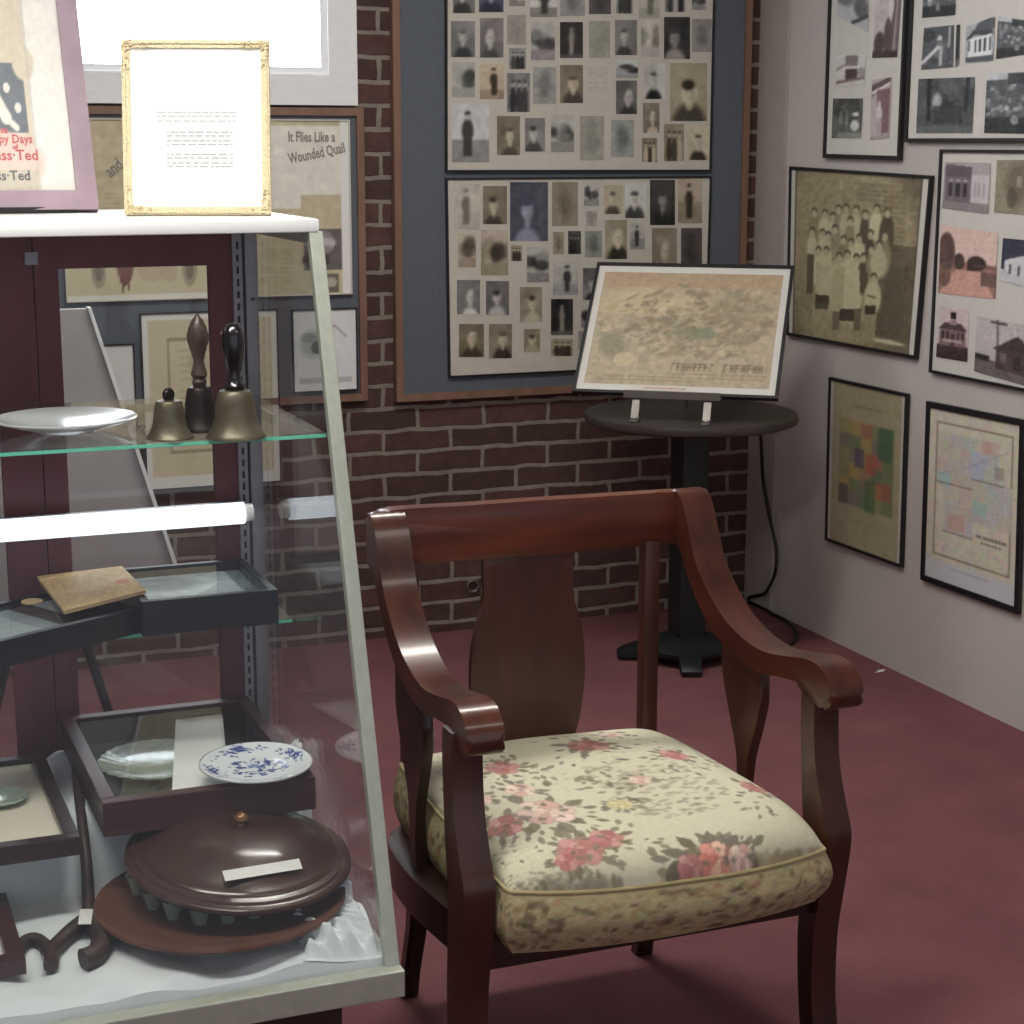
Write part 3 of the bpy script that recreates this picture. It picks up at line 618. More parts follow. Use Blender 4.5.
c.rect(.60,.13,.70,.2,(208,172,164)); c.rect(.52,.48,.66,.56,(172,198,192)); c.rect(.24,.58,.44,.68,(202,174,164)); c.rect(.12,.36,.26,.44,(180,200,200)); c.rect(.46,.2,.62,.36,(184,194,212),.7)
c.line(.12,.38,.45,.30,.3,(150,142,138),.7); c.line(.45,.30,.86,.17,.3,(150,142,138),.7); c.line(.58,.40,.66,.24,.3,(160,164,176),.7); c.line(.5,.36,.84,.36,.5,(110,100,94)); c.line(.10,.42,.5,.42,.5,(110,100,94)); c.line(.20,.70,.52,.70,.5,(110,100,94)); c.noise(5,3,False)
for k in range(14): c.rect(.56+k*.024, .665, .574+k*.024, .685, (96,88,84))
for k in range(9): c.rect(.62+k*.024, .70, .634+k*.024, .712, (110,102,96))
c.rect(.74,.26,.84,.33,(150,144,134),.6); c.rect(0,.885,1,1,(206,208,212)); 
for k in range(14): c.rect(.3+k*.03, .905, .32+k*.03, .911, (140,140,146))
c.blur(1)
frame_r('framed_map', 'pale pastel county map in thick black frame at the lower right', 'picture frame', [(926,401),(1023.5,420),(1017.5,614.5),(920,579.5)], c, fw=.016)
c = Cv(30, 60, (206,204,170)); c.noise(3,2)
frame_r('framed_print', 'pale yellow print at the right edge of the photo beyond the pastel map', 'picture frame', None, c, P=[Vector((XR,3.655,.80)),Vector((XR,3.2,.80)),Vector((XR,3.2,.262)),Vector((XR,3.655,.262))], fw=.006)

# ------------------------------------------------------------------ glass display case
X0, X1, YBK = -.55, .732, 3.03
def yF(z): return 2.281+(z-.35)/1.026*.33
case = thing('display_case', 'glass display case with sloped front, white top edge and dark red wooden back', 'display case', (.1, 2.7, 0))
def cp(name, bm, m, smooth=False, parent=None): return finish(bm, name, m, smooth, parent or case)
bm = bm_new(); box(bm, X0+.05, .672, 2.36, 2.98, 0, .318); cp('plinth', bm, DARK)
bm = bm_new(); box(bm, X0, X1, 2.266, YBK, .318, .334); cp('deck', bm, ALU)
bm = bm_new(); box(bm, X0, X1+.004, 2.256, 2.284, .312, .352, bev=.002); box(bm, X1-.014, X1+.004, 2.285, YBK, .312, .352, bev=.002); cp('bottom_rail', bm, ALU)
bm = bm_new(); prism(bm, [(yF(.35)-.006,.35),(yF(.35)+.012,.35),(yF(1.37)+.012,1.37),(yF(1.37)-.006,1.37)], X1-.018, X1+.003, 0, .0015); cp('corner_bar', bm, ALU)
bm = bm_new(); prism(bm, [(yF(.35)-.006,.35),(yF(.35)+.012,.35),(yF(1.37)+.012,1.37),(yF(1.37)-.006,1.37)], X0, X0+.02, 0, .0015); cp('corner_bar', bm, ALU)
bm = bm_new(); box(bm, X0-.005, X1-.002, 2.60, YBK+.025, 1.369, 1.389, bev=.006); cp('top_board', bm, LIDW, True)
bm = bm_new(); box(bm, X1-.016, X1, 2.615, 3.0, 1.352, 1.369); cp('top_rail', bm, ALU)
for x in (X1-.022, X0+.002):
    bm = bm_new(); box(bm, x, x+.021, 2.995, YBK, .334, 1.369, bev=.001); cp('upright', bm, ALUD)
std = None
bm = bm_new(); box(bm, .690, .706, 3.0, 3.008, .34, 1.35); std = cp('shelf_standard', bm, ALUD)
bm = bm_new()
for k in range(48): box(bm, .696, .700, 2.9992, 3.0005, .36+k*.0205, .372+k*.0205)
finish(bm, 'slots', SLOT, parent=std)
for z in (.4, .7, 1.0, 1.24):
    bm = bm_new(); lathe(bm, [(.0001,0),(.003,0),(.003,.002),(.0001,.0025)], n=8, M=Matrix.Translation((.721,2.994,z)) @ Matrix.Rotation(PI/2,4,'X')); cp('screw', bm, SLOT)
def door(x0, x1, ox0, ox1, y):
    bm = bm_new(); z0, z1 = .336, 1.368
    box(bm, x0, ox0, y, y+.018, z0, z1); box(bm, ox1, x1, y, y+.018, z0, z1); box(bm, ox0, ox1, y, y+.018, 1.297, z1); box(bm, ox0, ox1, y, y+.018, z0, .43)
    d = cp('back_door', bm, CASEW)
    bm = bm_new(); v = [bm.verts.new(p) for p in ((ox0,y+.009,.43),(ox1,y+.009,.43),(ox1,y+.009,1.297),(ox0,y+.009,1.297))]; bm.faces.new(v); cp('pane', bm, GLASS, parent=d)
    return d
door(.366, .708, .404, .651, 3.008); d = door(X0+.02, .364, X0+.1, .300, 3.010)
bm = bm_new(); box(bm, .352, .372, 3.0, 3.008, 1.305, 1.325); finish(bm, 'latch', ALUD, parent=d)
bm = bm_new(); zs = (.352, 1.366)
v = [bm.verts.new(p) for p in ((X1-.008,yF(.352)+.004,.352),(X1-.008,YBK-.03,.352),(X1-.008,YBK-.03,1.366),(X1-.008,yF(1.366)+.004,1.366))]; bm.faces.new(v)
v = [bm.verts.new((p[0]-.005, p[1], p[2])) for p in ((X1-.008,yF(.352)+.004,.352),(X1-.008,YBK-.03,.352),(X1-.008,YBK-.03,1.366),(X1-.008,yF(1.366)+.004,1.366))]; bm.faces.new(v[::-1])
cp('end_glass', bm, GLASSE)
bm = bm_new(); v = [bm.verts.new(p) for p in ((X0+.02,yF(.352),.352),(X1-.018,yF(.352),.352),(X1-.018,yF(1.366),1.366),(X0+.02,yF(1.366),1.366))]; bm.faces.new(v); cp('front_glass', bm, GLASS)
for (z, y0) in ((1.072, 2.545), (.735, 2.765)):
    bm = bm_new(); box(bm, X0+.03, X1-.016, y0, 2.995, z, z+.008); s = cp('glass_shelf', bm, GLASS)
    bm = bm_new(); box(bm, X0+.03, X1-.016, y0-.0018, y0-.0002, z+.001, z+.006); finish(bm, 'polished_edge', GREENE, parent=s)
    bm = bm_new(); box(bm, .700, .708, 2.80 if z > 1 else 2.85, 3.0, z-.016, z-.0005); finish(bm, 'shelf_bracket', STEEL, parent=s)
TUBE = mat_emit('case_tube_light', (238,246,255), 1.3)
lt = thing('fluorescent_tube', 'bright white fluorescent tube glowing across the back of the display case', 'lamp', (.1, 2.93, .885))
RY90 = Matrix.Rotation(PI/2, 4, 'Y')
bm = bm_new(); lathe(bm, [(.0185,0),(.0185,1.19)], n=20, M=Matrix.Translation((X0+.04,2.93,.888)) @ RY90); finish(bm, 'glass_tube', TUBE, True, lt)
bm = bm_new(); lathe(bm, [(.015,0),(.015,.014)], n=16, M=Matrix.Translation((X0+1.2305,2.93,.888)) @ RY90); finish(bm, 'end_cap', LIDW, True, lt)
bm = bm_new(); box(bm, X0+.03, .690, 2.952, 2.975, .872, .900); box(bm, .676, .690, 2.925, 2.952, .878, .898); finish(bm, 'batten', ALUD, parent=lt)

# cloth on the deck, stepping up to a covered riser at the back
def cloth_h(x, y):
    t = min(1, max(0, (y-2.64)/.07)); t = t*t*(3-2*t)
    h = .3365+.034+.104*t+.014*t*min(1, max(0, (x-.340)/.02))
    h += .004*math.sin(31*x+9*y)+.003*math.sin(17*y-23*x+1)+.003*math.sin(61*x+3)*math.cos(47*y)
    return h
def cloth_on(px, py, dz=0):
    z = .38
    for _ in range(12): p = on(px, py, 2, z+dz); z = .5*z+.5*cloth_h(p.x, p.y)
    p = on(px, py, 2, z+dz); return p
nx, ny = 150, 100
pos = np.zeros((ny, nx, 3))
for j in range(ny):
    for i in range(nx):
        x = -.3+(.718+.3)*i/(nx-1); y = 2.288+(2.99-2.288)*(ny-1-j)/(ny-1)
        h = cloth_h(x, y); e = (x-.66)/.06
        if e > 0: h += .012*e*(1+math.sin(40*y))
        if y < 2.32: h -= (2.32-y)*.35
        if j == ny-1: h = .337
        pos[j, i] = (x, y, h)
me = grid_mesh('white_cloth', pos, np.full((ny, nx, 3), 220.)); o = link(me, 'cloth_lining', CLOTH, True)
tag(o, 'white tissue paper lining the floor of the display case', 'tissue paper')
def crumple(label, x0, x1, y0, y1, hmax, seed):
    rn = random.Random(seed); ph = [(rn.uniform(35,150), rn.uniform(35,150), rn.uniform(0,6)) for _ in range(9)]
    nx, ny = 70, 150; pos = np.zeros((ny, nx, 3))
    for j in range(ny):
        for i in range(nx):
            u, v = i/(nx-1), 1-j/(ny-1); x = x0+(x1-x0)*u; y = y0+(y1-y0)*v
            n = 1-sum(abs(math.sin(a*x+b*y+c_+1.3*math.sin(40*y+seed))) for a, b, c_ in ph)/9*1.15
            e = min(1, u*4.5, (1-u)*9+.35)*min(1, v*6, (1-v)*8); e = e*e*(3-2*e)
            x += .010*math.sin(60*y+seed)*e*(1-u); pos[j,i] = (min(x, .7165), y, cloth_h(x, y)-.006+(.008+hmax*max(0,n+.15))*e)
    o = link(grid_mesh('crumpled_tissue', pos, np.full((ny,nx,3), 220.)), 'crumpled_tissue', CLOTH, False); return tag(o, label, 'tissue paper')
crumple('crumpled white tissue heaped along the right glass end beside the wooden platter', .690, .717, 2.40, 2.78, .10, 3)
crumple('crumpled white tissue bunched in the front right corner of the case', .60, .717, 2.295, 2.43, .045, 5)

# bottom of the case: big framed box with glass lid
bx0, bx1, by0, by1, bz0, bz1 = .368, .690, 2.545, 2.985, .497, .550
t = thing('display_box', 'large dark red wooden box with glass lid holding a clear scalloped plate', 'box', ((bx0+bx1)/2, (by0+by1)/2, bz0))
bm = bm_new()
for a in ((bx0,bx1,by0,by0+.022),(bx0,bx1,by1-.022,by1),(bx0,bx0+.022,by0+.022,by1-.022),(bx1-.022,bx1,by0+.022,by1-.022)): box(bm, *a, bz0, bz1, bev=.0015)
finish(bm, 'box_frame', BOXW, parent=t)
bm = bm_new(); box(bm, bx0+.02, bx1-.02, by0+.02, by1-.02, bz0+.001, bz0+.006); finish(bm, 'lining', mat('dark_green_lining', (52,60,54), .9), parent=t)
bm = bm_new(); v = [bm.verts.new(p) for p in ((bx0+.022,by0+.022,bz1-.004),(bx1-.022,by0+.022,bz1-.004),(bx1-.022,by1-.022,bz1-.004),(bx0+.022,by1-.022,bz1-.004))]; bm.faces.new(v); finish(bm, 'glass_lid', GLASS, parent=t)
def scal(n, a): return lambda th, r: 1+a*math.cos(n*th)*max(0, (r-.05)/.05)
def plate_prof(r, h, th=.003):
    return [(.0001,0),(r*.55,0),(r*.6,.002),(r*.72,h*.35),(r,h),(r,h+th*.6),(r*.98,h+th),(r*.7,h*.35+th),(r*.58,.002+th),(.0001,th)]
p = on(152, 765, 2, .51)
CUPG = mat('green_cup_glass', (196,212,200), .1, var=.1, coat=.5); CUPG.node_tree.nodes['Principled BSDF'].inputs['Transmission Weight'].default_value = .6
PRESS = mat('pale_pressed_glass', (186,200,186), .15, var=.12, scale=60, bump=.3, coat=.4)
PRESS.node_tree.nodes['Principled BSDF'].inputs['Transmission Weight'].default_value = .35
bm = bm_new(); p.x += .010; lathe(bm, plate_prof(.096, .014), (p.x, p.y, bz0+.0075), n=120, wob=scal(26,.02))
o = finish(bm, 'glass_plate', PRESS, True, loc=(p.x, p.y, bz0+.0075)); tag(o, 'large pale pressed glass plate with scalloped rim inside the dark red box', 'plate')
a, b_ = on(200, 716, 2, .516), on(197, 800, 2, .516)
bm = bm_new(); M = Matrix.Translation((0,0,0)); 
cq = [on(176,717,2,.529), on(222,708,2,.529), on(229,786,2,.529), on(172,792,2,.529)]  # white sheet added in place of a bright reflection in the glass lid
slab(bm, cq, (0,0,1), .0012); o = finish(bm, 'lid_reflection', mat('bright_lid_reflection', (250,250,250), .9, var=0)); tag(o, 'white sheet standing in for a bright reflection in the glass lid of the dark red box', 'reflection')

# blue and white plate
def painted_plate(name, label, c, r, h, cv, tilt=None, group=None):
    t = thing(name, label, 'plate', c)
    if tilt: t.rotation_euler = tilt
    LOCAL.add(t.name)
    nr, na = 34, 120; pr = plate_prof(r, h)[::-1][:6]; pr = [(.0001,.003)]+[q for q in pr if q[0] > .001]
    rs_ = np.linspace(0, r*.995, nr)
    xs = [q[0] for q in pr]; zs_ = [q[1] for q in pr]
    xs, zs_ = zip(*sorted(zip(xs, zs_))); pos = np.zeros((nr, na+1, 3)); col = np.zeros((nr, na+1, 3))
    for i, rr in enumerate(rs_):
        for k in range(na+1):
            th = 2*PI*k/na; x, y = rr*math.cos(th), rr*math.sin(th); pos[i,k] = (x, y, np.interp(rr, xs, zs_))
            u, v = int((x/r*.5+.5)*(cv.w-1)), int((.5-y/r*.5)*(cv.h-1)); col[i,k] = cv.a[v,u]
    o = link(grid_mesh('glazed_face', pos[::-1], col[::-1]), 'glazed_face', PAINTG, True, t)
    bm = bm_new(); lathe(bm, [(.0001,0),(r*.55,0),(r*.6,.0018),(r*.72,h*.33),(r,h),(r*.998,h+.0022),(r*.992,h+.0025)], n=96, cap=False); finish(bm, 'underside', CHINA, True, t)
    return t
c = Cv(200, 200, (216,222,226)); bl = (58,72,128)
for k in range(130):
    a_ = random.uniform(0, 2*PI); q = random.random()**.5*.25; c.ell(.5+q*math.cos(a_)*1.1, .5+q*math.sin(a_)*.85, random.uniform(.012,.04), random.uniform(.006,.02), random.choice([bl,(88,104,158),(216,222,226)]), ang=random.uniform(0,3), a=.9)
c.line(.3,.56,.7,.6,1.5,bl); c.line(.34,.48,.66,.44,1.2,bl); c.rect(.44,.40,.54,.48,(120,134,178),.8)
for a0 in (.35, 1.75, 3.2, 4.7):
    for k in range(60):
        a_ = a0+RNG.normal(0,.22); q = .40+RNG.normal(0,.032); c.ell(.5+q*math.cos(a_), .5-q*math.sin(a_), .016, .010, random.choice([bl,(78,92,150)]), ang=-a_+1.57, a=.95)
p = on(256, 765, 2, .560)
painted_plate('blue_plate', 'small blue and white transfer plate on the corner of the dark red box', (p.x, p.y, .5515), .087, .0125, c, tilt=(math.radians(1.5),0,0))

# left tray with linen and glass dish
A, B = on(70, 838, 2, .505), on(43, 752, 2, .505)
t = thing('display_box', 'shallow black-edged tray lined with cream linen at the left of the case', 'box', (.15, 2.75, .475))
tx0, tx1, ty0, ty1 = -.10, .334, A.y, min(B.y, 2.97)
bm = bm_new()
for a_ in ((tx0,tx1,ty0,ty0+.022),(tx0,tx1,ty1-.022,ty1),(tx0,tx0+.022,ty0+.022,ty1-.022),(tx1-.022,tx1,ty0+.022,ty1-.022)): box(bm, *a_, .4765, .505, bev=.0015)
finish(bm, 'box_frame', WOODD, parent=t)
bm = bm_new(); box(bm, tx0+.02, tx1-.02, ty0+.02, ty1-.02, .477, .495); finish(bm, 'lining', mat('cream_linen', (206,200,184), .9, var=.05, scale=200), parent=t)
p = on(2, 800, 2, .50)
bm = bm_new(); lathe(bm, plate_prof(.040, .010), (p.x, p.y, .4955), n=90, wob=lambda th, r: 1+.03*math.cos(16*th)*max(0,(r-.02)/.02))
o = finish(bm, 'glass_dish', PRESS, True, loc=(p.x, p.y, .4955)); tag(o, 'small scalloped glass dish on the cream linen tray at the left edge', 'dish')
# frame at the lower left
t = thing('flat_tray', 'dark wooden frame lying flat in the lower left corner of the case', 'frame', (.1, 2.52, .375))
bm = bm_new()
for a_ in ((-.1,.232,2.385,2.41),(-.1,.232,2.60,2.625),(-.1,-.075,2.41,2.60),(.207,.232,2.41,2.60)): box(bm, *a_, .378, .402, bev=.0015)
finish(bm, 'frame_bars', BOXW, parent=t)
bm = bm_new(); box(bm, -.08, .21, 2.405, 2.605, .379, .388); finish(bm, 'white_panel', PAPER, parent=t)
# forked old tool
t = thing('forked_hook', 'old worn hooked tool with a paper tag lying on the white tissue', 'tool', cloth_on(88, 915))
P = lambda L, dz: [tuple(cloth_on(x, y, dz)) for x, y in L]
bm = bm_new(); tube(bm, P([(74,752),(78,790),(83,830),(87,870),(89,915)], .011), lambda s: .0065+.0035*s, 10); finish(bm, 'shaft', IROND, True, t)
bm = bm_new(); tube(bm, P([(90,918),(76,928),(62,940),(53,950),(51,966)], .014), lambda s: .0135-.003*s, 12); finish(bm, 'fork', IROND, True, t)
bm = bm_new(); tube(bm, P([(89,916),(99,932),(101,945),(95,955),(83,960)], .015), lambda s: .0135+.003*s, 12); finish(bm, 'fork', IROND, True, t)
bm = bm_new(); tube(bm, P([(18,952),(23,943),(34,939),(44,944),(50,955)], .011), .0095, 10); finish(bm, 'hook', IROND, True, t)
q = [cloth_on(x, y, .030) for x, y in ((80,909),(93,909),(91,924),(78,924))]; bm = bm_new(); slab(bm, q, (0,-.3,.95), .0008); finish(bm, 'paper_tag', PAPER, parent=t)

# wooden platter, cups and lid
pc_ = on(221, 904, 2, .395); PX, PY = pc_.x, pc_.y
bm = bm_new(); lathe(bm, [(.0001,.0),(.11,0),(.118,.004),(.15,.008),(.178,.018),(.184,.024),(.183,.028),(.176,.027),(.155,.020),(.12,.017),(.0001,.016)], (PX, PY, .380), n=96)
o = finish(bm, 'wooden_platter', TURNB, True, loc=(PX, PY, .380)); tag(o, 'large round turned wooden platter on white tissue in the case', 'platter')
cupp = [(138,893),(153,906),(173,916),(200,921),(228,919),(254,914)]
first = None; LX, LY = on(240, 866, 2, .442).x, on(240, 866, 2, .442).y
CUPS = [on(x, y, 2, .400) for x, y in cupp]+[Vector((LX+.12*math.cos(a_), LY+.12*math.sin(a_), 0)) for a_ in (.1, .9, 1.7, 2.5)]
words = ['leftmost of the small glass cups under the wooden lid','second small glass cup from the left under the wooden lid','third small glass cup from the left under the wooden lid','small glass cup at the front centre under the wooden lid','second small glass cup from the right under the wooden lid','rightmost visible small glass cup under the wooden lid']+['small glass cup hidden at the back beneath the wooden lid']*4
for cpos, wd in zip(CUPS, words):
    if first is None:
        bm = bm_new(); lathe(bm, [(.0001,0),(.0095,0),(.0105,.003),(.0175,.030),(.0165,.030),(.0095,.006),(.0001,.005)], n=20)
        me = bpy.data.meshes.new('glass_cup'); bmesh.ops.recalc_face_normals(bm, faces=bm.faces); bm.to_mesh(me); bm.free(); o = link(me, 'glass_cup', CUPG, True); first = o
    else: o = first.copy(); C.objects.link(o)
    dd = math.hypot(cpos.x-PX, cpos.y-PY); zc = .380+.0165+(.003 if dd > .12 else 0)+max(0,(dd-.155)*.3)
    o.location = (cpos.x, cpos.y, zc); tag(o, wd, 'glass cup', 'small glass cups on the platter')
t = thing('domed_dish_cover', 'domed dark turned wooden lid with brass knob resting on glass cups', 'lid', (LX, LY+.01, .446), rot=(math.radians(7), math.radians(3.5), 0))
LOCAL.add(t.name)
bm = bm_new(); lathe(bm, [(.150,0),(.163,.001),(.168,.006),(.167,.011),(.162,.014),(.158,.0145),(.155,.018),(.150,.019),(.146,.020),(.143,.024),(.138,.0255),(.125,.032),(.105,.044),(.08,.053),(.05,.059),(.0001,.061)], n=96)
finish(bm, 'dome', TURN, True, t)
bm = bm_new(); lathe(bm, [(.010,.058),(.008,.066),(.012,.071),(.0145,.077),(.012,.084),(.006,.088),(.0001,.089)], n=24); [setattr(v,'co',Vector((v.co.x*.8,v.co.y*.8,.059+(v.co.z-.059)*.7))) for v in bm.verts]; finish(bm, 'knob', mat('knob_brass', (120,84,52), .3, metal=.4, coat=.3), True, t)
bm = bm_new(); M = Matrix.Translation((.006,-.112,.0445)) @ Matrix.Rotation(math.radians(8),4,'Z') @ Matrix.Rotation(math.radians(30),4,'X')
box(bm, -.058, .060, -.0085, .0085, 0, .0007, M=M); finish(bm, 'paper_label', PAPER, parent=t)

# middle shelf
def shadow_box(name, label, M, w, d, h, cv, rim=.013):
    t = thing(name, label, 'shadow box', M.to_translation(), rot=(0,0,M.to_euler().z)); LOCAL.add(t.name)
    bm = bm_new()
    for a_ in ((0,w,0,rim),(0,w,d-rim,d),(0,rim,rim,d-rim),(w-rim,w,rim,d-rim)): box(bm, *a_, 0, h, bev=.001)
    finish(bm, 'box_frame', BLACKG, parent=t)
    picture('print_with_reflection', cv, [(rim,d-rim,h*.7),(w-rim,d-rim,h*.7),(w-rim,rim,h*.7),(rim,rim,h*.7)], t)
    bm = bm_new(); box(bm, rim*.5, w-rim*.5, rim*.5, d-rim*.5, .001, h*.3); finish(bm, 'backing', BLACK, parent=t)
    bm = bm_new(); v = [bm.verts.new(p_) for p_ in ((rim,rim,h-.003),(w-rim,rim,h-.003),(w-rim,d-rim,h-.003),(rim,d-rim,h-.003))]; bm.faces.new(v); finish(bm, 'glass_lid', GLASS, parent=t)
    return t
c = Cv(60, 60, (170,182,190)); c.ell(.5,.7,.5,.35,(210,220,226),a=.8,soft=.6); c.poly([(.2,1),(.75,.35),(1,.6),(.9,1)],(150,164,172),.7); c.ell(.3,.3,.3,.2,(70,84,92),a=.6,soft=.6); c.rect(.86,0,1,1,(60,70,78),.6); c.noise(5,3)  # pale bluish areas paint the reflection in the glass top
shadow_box('shadow_box', 'deep black shadow box with glass top at the right of the middle shelf', Matrix.Translation((.470,2.735,.7435)), .217, .240, .056, c)
a_, b_ = on(0, 641, 2, .785), on(141, 607, 2, .785); dv = (b_-a_).normalized(); ang = math.atan2(dv.y, dv.x)
w_ = .30; st = b_-dv*w_
c = Cv(80, 60, (150,160,166)); c.noise(3,2); c.rect(.25,.1,.5,.9,(176,184,190)); c.rect(.62,.0,1,1,(70,66,70)); c.rect(.78,.0,.98,.5,(160,170,178)); c.noise(3,2)  # pale panels here also paint the glass reflection into the print
shadow_box('shadow_box', 'thin black display frame turned askew under the old tan booklet', Matrix.Translation((st.x, st.y, .7435)) @ Matrix.Rotation(ang,4,'Z'), w_, .20, .0405, c)
q = [on(37,576,2,.794), on(122,566,2,.806), on(146,590,2,.808), on(64,611,2,.794)]
c = Cv(90, 60, (196,166,118)); c.noise(6,2)
for k in range(16): c.line(random.uniform(.1,.9), random.uniform(.2,.8), random.uniform(.1,.9), random.uniform(.2,.8), .5, (150,112,76), .5)
c.ell(.84,.55,.08,.08,(190,96,70),a=.7); c.ell(.5,.5,.25,.25,(176,140,96),a=.5); c.rect(.04,.05,.96,.09,(160,126,86),.5); c.noise(5,3)
t = thing('booklet', 'old tan paper booklet with faint drawing lying across two display frames', 'booklet', q[3])
bm = bm_new(); slab(bm, [p_-Vector((0,0,.0006)) for p_ in q], (0,0,1), .005); finish(bm, 'pages', mat('aged_pages', (176,148,112), .8, var=.1), parent=t)
picture('cover', c, q, t)
p = on(32, 600, 2, .788)
bm = bm_new(); lathe(bm, [(.0001,0),(.017,0),(.017,.002),(.0145,.003),(.0001,.003)], (p.x, p.y, .7845), n=32); o = finish(bm, 'medal', mat('tan_medal', (182,156,112), .5), True, loc=(p.x,p.y,.7845)); tag(o, 'small round tan medallion beside the booklet on the left frame', 'medallion')

# top glass shelf: bowl and three bells
p = on(68, 432, 2, 1.0815)
bm = bm_new(); lathe(bm, [(.0001,0),(.045,0),(.05,.003),(.085,.012),(.104,.0185),(.1045,.0205),(.102,.0215),(.083,.0155),(.05,.0065),(.0001,.005)], (p.x, p.y+.02, 1.0805), n=80)
o = finish(bm, 'white_dish', CHINA, True, loc=(p.x,p.y+.02,1.0805)); tag(o, 'shallow white china dish on the top glass shelf', 'dish')
def bell(label, px, py, r, h, hh, m, handle):
    p = on(px, py, 2, 1.0803); t = thing('hand_bell', label, 'bell', (p.x, p.y, 1.0803), 'hand bells on the glass shelf'); LOCAL.add(t.name)
    prof = [(r,0),(r*1.0,.002),(r*.93,h*.09),(r*.80,h*.22),(r*.70,h*.42),(r*.64,h*.7),(r*.58,h*.90),(r*.50,h*.97),(r*.2,h),(.0001,h)]
    bm = bm_new(); lathe(bm, [(r*.94,.001)]+prof, n=64); finish(bm, 'bell_body', m, True, t)
    if handle == 'stub':
        bm = bm_new(); M = Matrix.Translation((0,0,h+.007))@Matrix.Rotation(.6,4,'Z')@Matrix.Rotation(PI/2,4,'X')
        lathe(bm, [(.0001,-.004),(.0085,-.004),(.010,-.002),(.010,.002),(.0085,.004),(.0001,.004)], n=24, M=M); finish(bm, 'loop', BRASSD, True, t)
    else:
        k = hh
        if handle == 'turned':
            pf = [(.009,h-.002),(.011,h+k*.06),(.009,h+k*.10),(.0125,h+k*.16),(.010,h+k*.24),(.0075,h+k*.34),(.0105,h+k*.46),(.0155,h+k*.62),(.0165,h+k*.70),(.013,h+k*.82),(.008,h+k*.92),(.0035,h+k*.97),(.002,h+k),(.0001,h+k*1.01)]; hm = HANDLE
        else:
            pf = [(.014,h-.002),(.016,h+k*.05),(.010,h+k*.12),(.009,h+k*.22),(.013,h+k*.42),(.0165,h+k*.66),(.0165,h+k*.80),(.012,h+k*.93),(.006,h+k*.99),(.0001,h+k)]; hm = HANDB
        bm = bm_new(); lathe(bm, pf, n=32); finish(bm, 'handle', hm, True, t)
    return t
bell('small greenish brass bell with a round loop instead of handle', 170, 438, .034, .056, 0, BRASS, 'stub')
bell('dark bell with tall turned wooden handle, middle of the three bells', 201, 430, .033, .066, .106, BRASSD, 'turned')
bell('widest brass bell with shiny black handle at the right of the shelf', 236, 437, .0435, .070, .096, BRASS, 'black')

# on top of the case: gilt frame and mauve frame
t = thing('gilt_picture_frame', 'upright gilt frame with ornate corners around a white typed page', 'picture frame', ((.481+.690)/2, 2.768, 1.3895), rot=(math.radians(-7), 0, math.radians(-19.8))); LOCAL.add(t.name)
W, H = .222, .262
bm = bm_new(); ringframe(bm, [(-W/2,-.008,H),(W/2,-.008,H),(W/2,-.008,0),(-W/2,-.008,0)], .012, (0,-1,0), .014); ringframe(bm, [(-W/2+.003,-.011,H-.003),(W/2-.003,-.011,H-.003),(W/2-.003,-.011,.003),(-W/2+.003,-.011,.003)], .003, (0,-1,0), .004); finish(bm, 'frame', GOLD, parent=t)
bm = bm_new(); rn = random.Random(4)
for sx in (-1, 1):
    for sz in (0, 1):
        for k in range(44):
            along = rn.random()**1.4*.045; off = rn.uniform(.0015, .0105+.006*(1-along/.045))
            x, z = (along, off) if k % 2 else (off, along)
            bmesh.ops.create_icosphere(bm, subdivisions=1, radius=rn.uniform(.0014,.0024), matrix=Matrix.Translation((sx*(W/2-x), -.0105, (H-z) if sz else z)))
finish(bm, 'corner_ornament', GOLD, True, t)
c = Cv(110, 130, (240,240,238)); c.rect(.015,.012,.985,.988,(244,244,242))
def words_line(c, x0, x1, y, th, col):
    x = x0
    while x < x1: w = random.uniform(.02,.07); c.rect(x, y, min(x+w, x1), y+th, col, .8); x += w+.012
for y in (.40,.425,.455): words_line(c, .2, .8, y, .009, (150,152,158))
for y in (.52,.545,.575,.60,.66,.685,.715,.74): words_line(c, .27, .77, y, .010, (120,124,132))
picture('typed_page', c, [(-W/2+.012,-.004,H-.012),(W/2-.012,-.004,H-.012),(W/2-.012,-.004,.012),(-W/2+.012,-.004,.012)], t)
bm = bm_new(); box(bm, -W/2+.004, W/2-.004, -.0035, .006, .003, H-.004); box(bm, -.012, .012, .004, .06, 0.004, .008, M=None); finish(bm, 'backing', BLACK, parent=t)

Bm = on(99, 209, 1, 2.93); Tm = on(68, -75, 1, 3.065); u_ = Vector((-1,.06,0)).normalized()
Pm = [Tm+u_*.30, Tm, Bm, Bm+u_*.30]; nm = (Pm[1]-Pm[2]).cross(u_); nm = nm.normalized()
if nm.y > 0: nm = -nm
t = thing('mauve_picture_frame', 'mauve wooden frame leaning on top of the case with a vintage pink poster', 'picture frame', Bm+u_*.15)
bm = bm_new(); I = ringframe(bm, Pm, .031, nm, .022); finish(bm, 'frame', MAUVE, parent=t)
c = Cv(120, 150, (236,234,228)); c.rect(0,0,.76,1,(216,208,188)); c.rect(.40,.48,.73,.76,(120,126,134)); c.ell(.74,.48,.07,.07,(216,208,188)); c.line(.47,.52,.60,.70,4,(236,232,224)); c.line(.60,.70,.66,.74,2,(236,232,224)); c.ell(.62,.58,.02,.02,(228,226,220)); c.ell(.68,.66,.02,.02,(228,226,220)); c.ell(.42,.66,.06,.08,(226,220,210))
c.ell(.4,.88,.42,.14,(236,206,196)); c.rect(0,.905,.76,1,(206,200,184)); c.rect(.76,0,.775,1,(196,192,184),.6); c.noise(3,2)
picture('poster', c, [p_-nm*.012 for p_ in I], t)
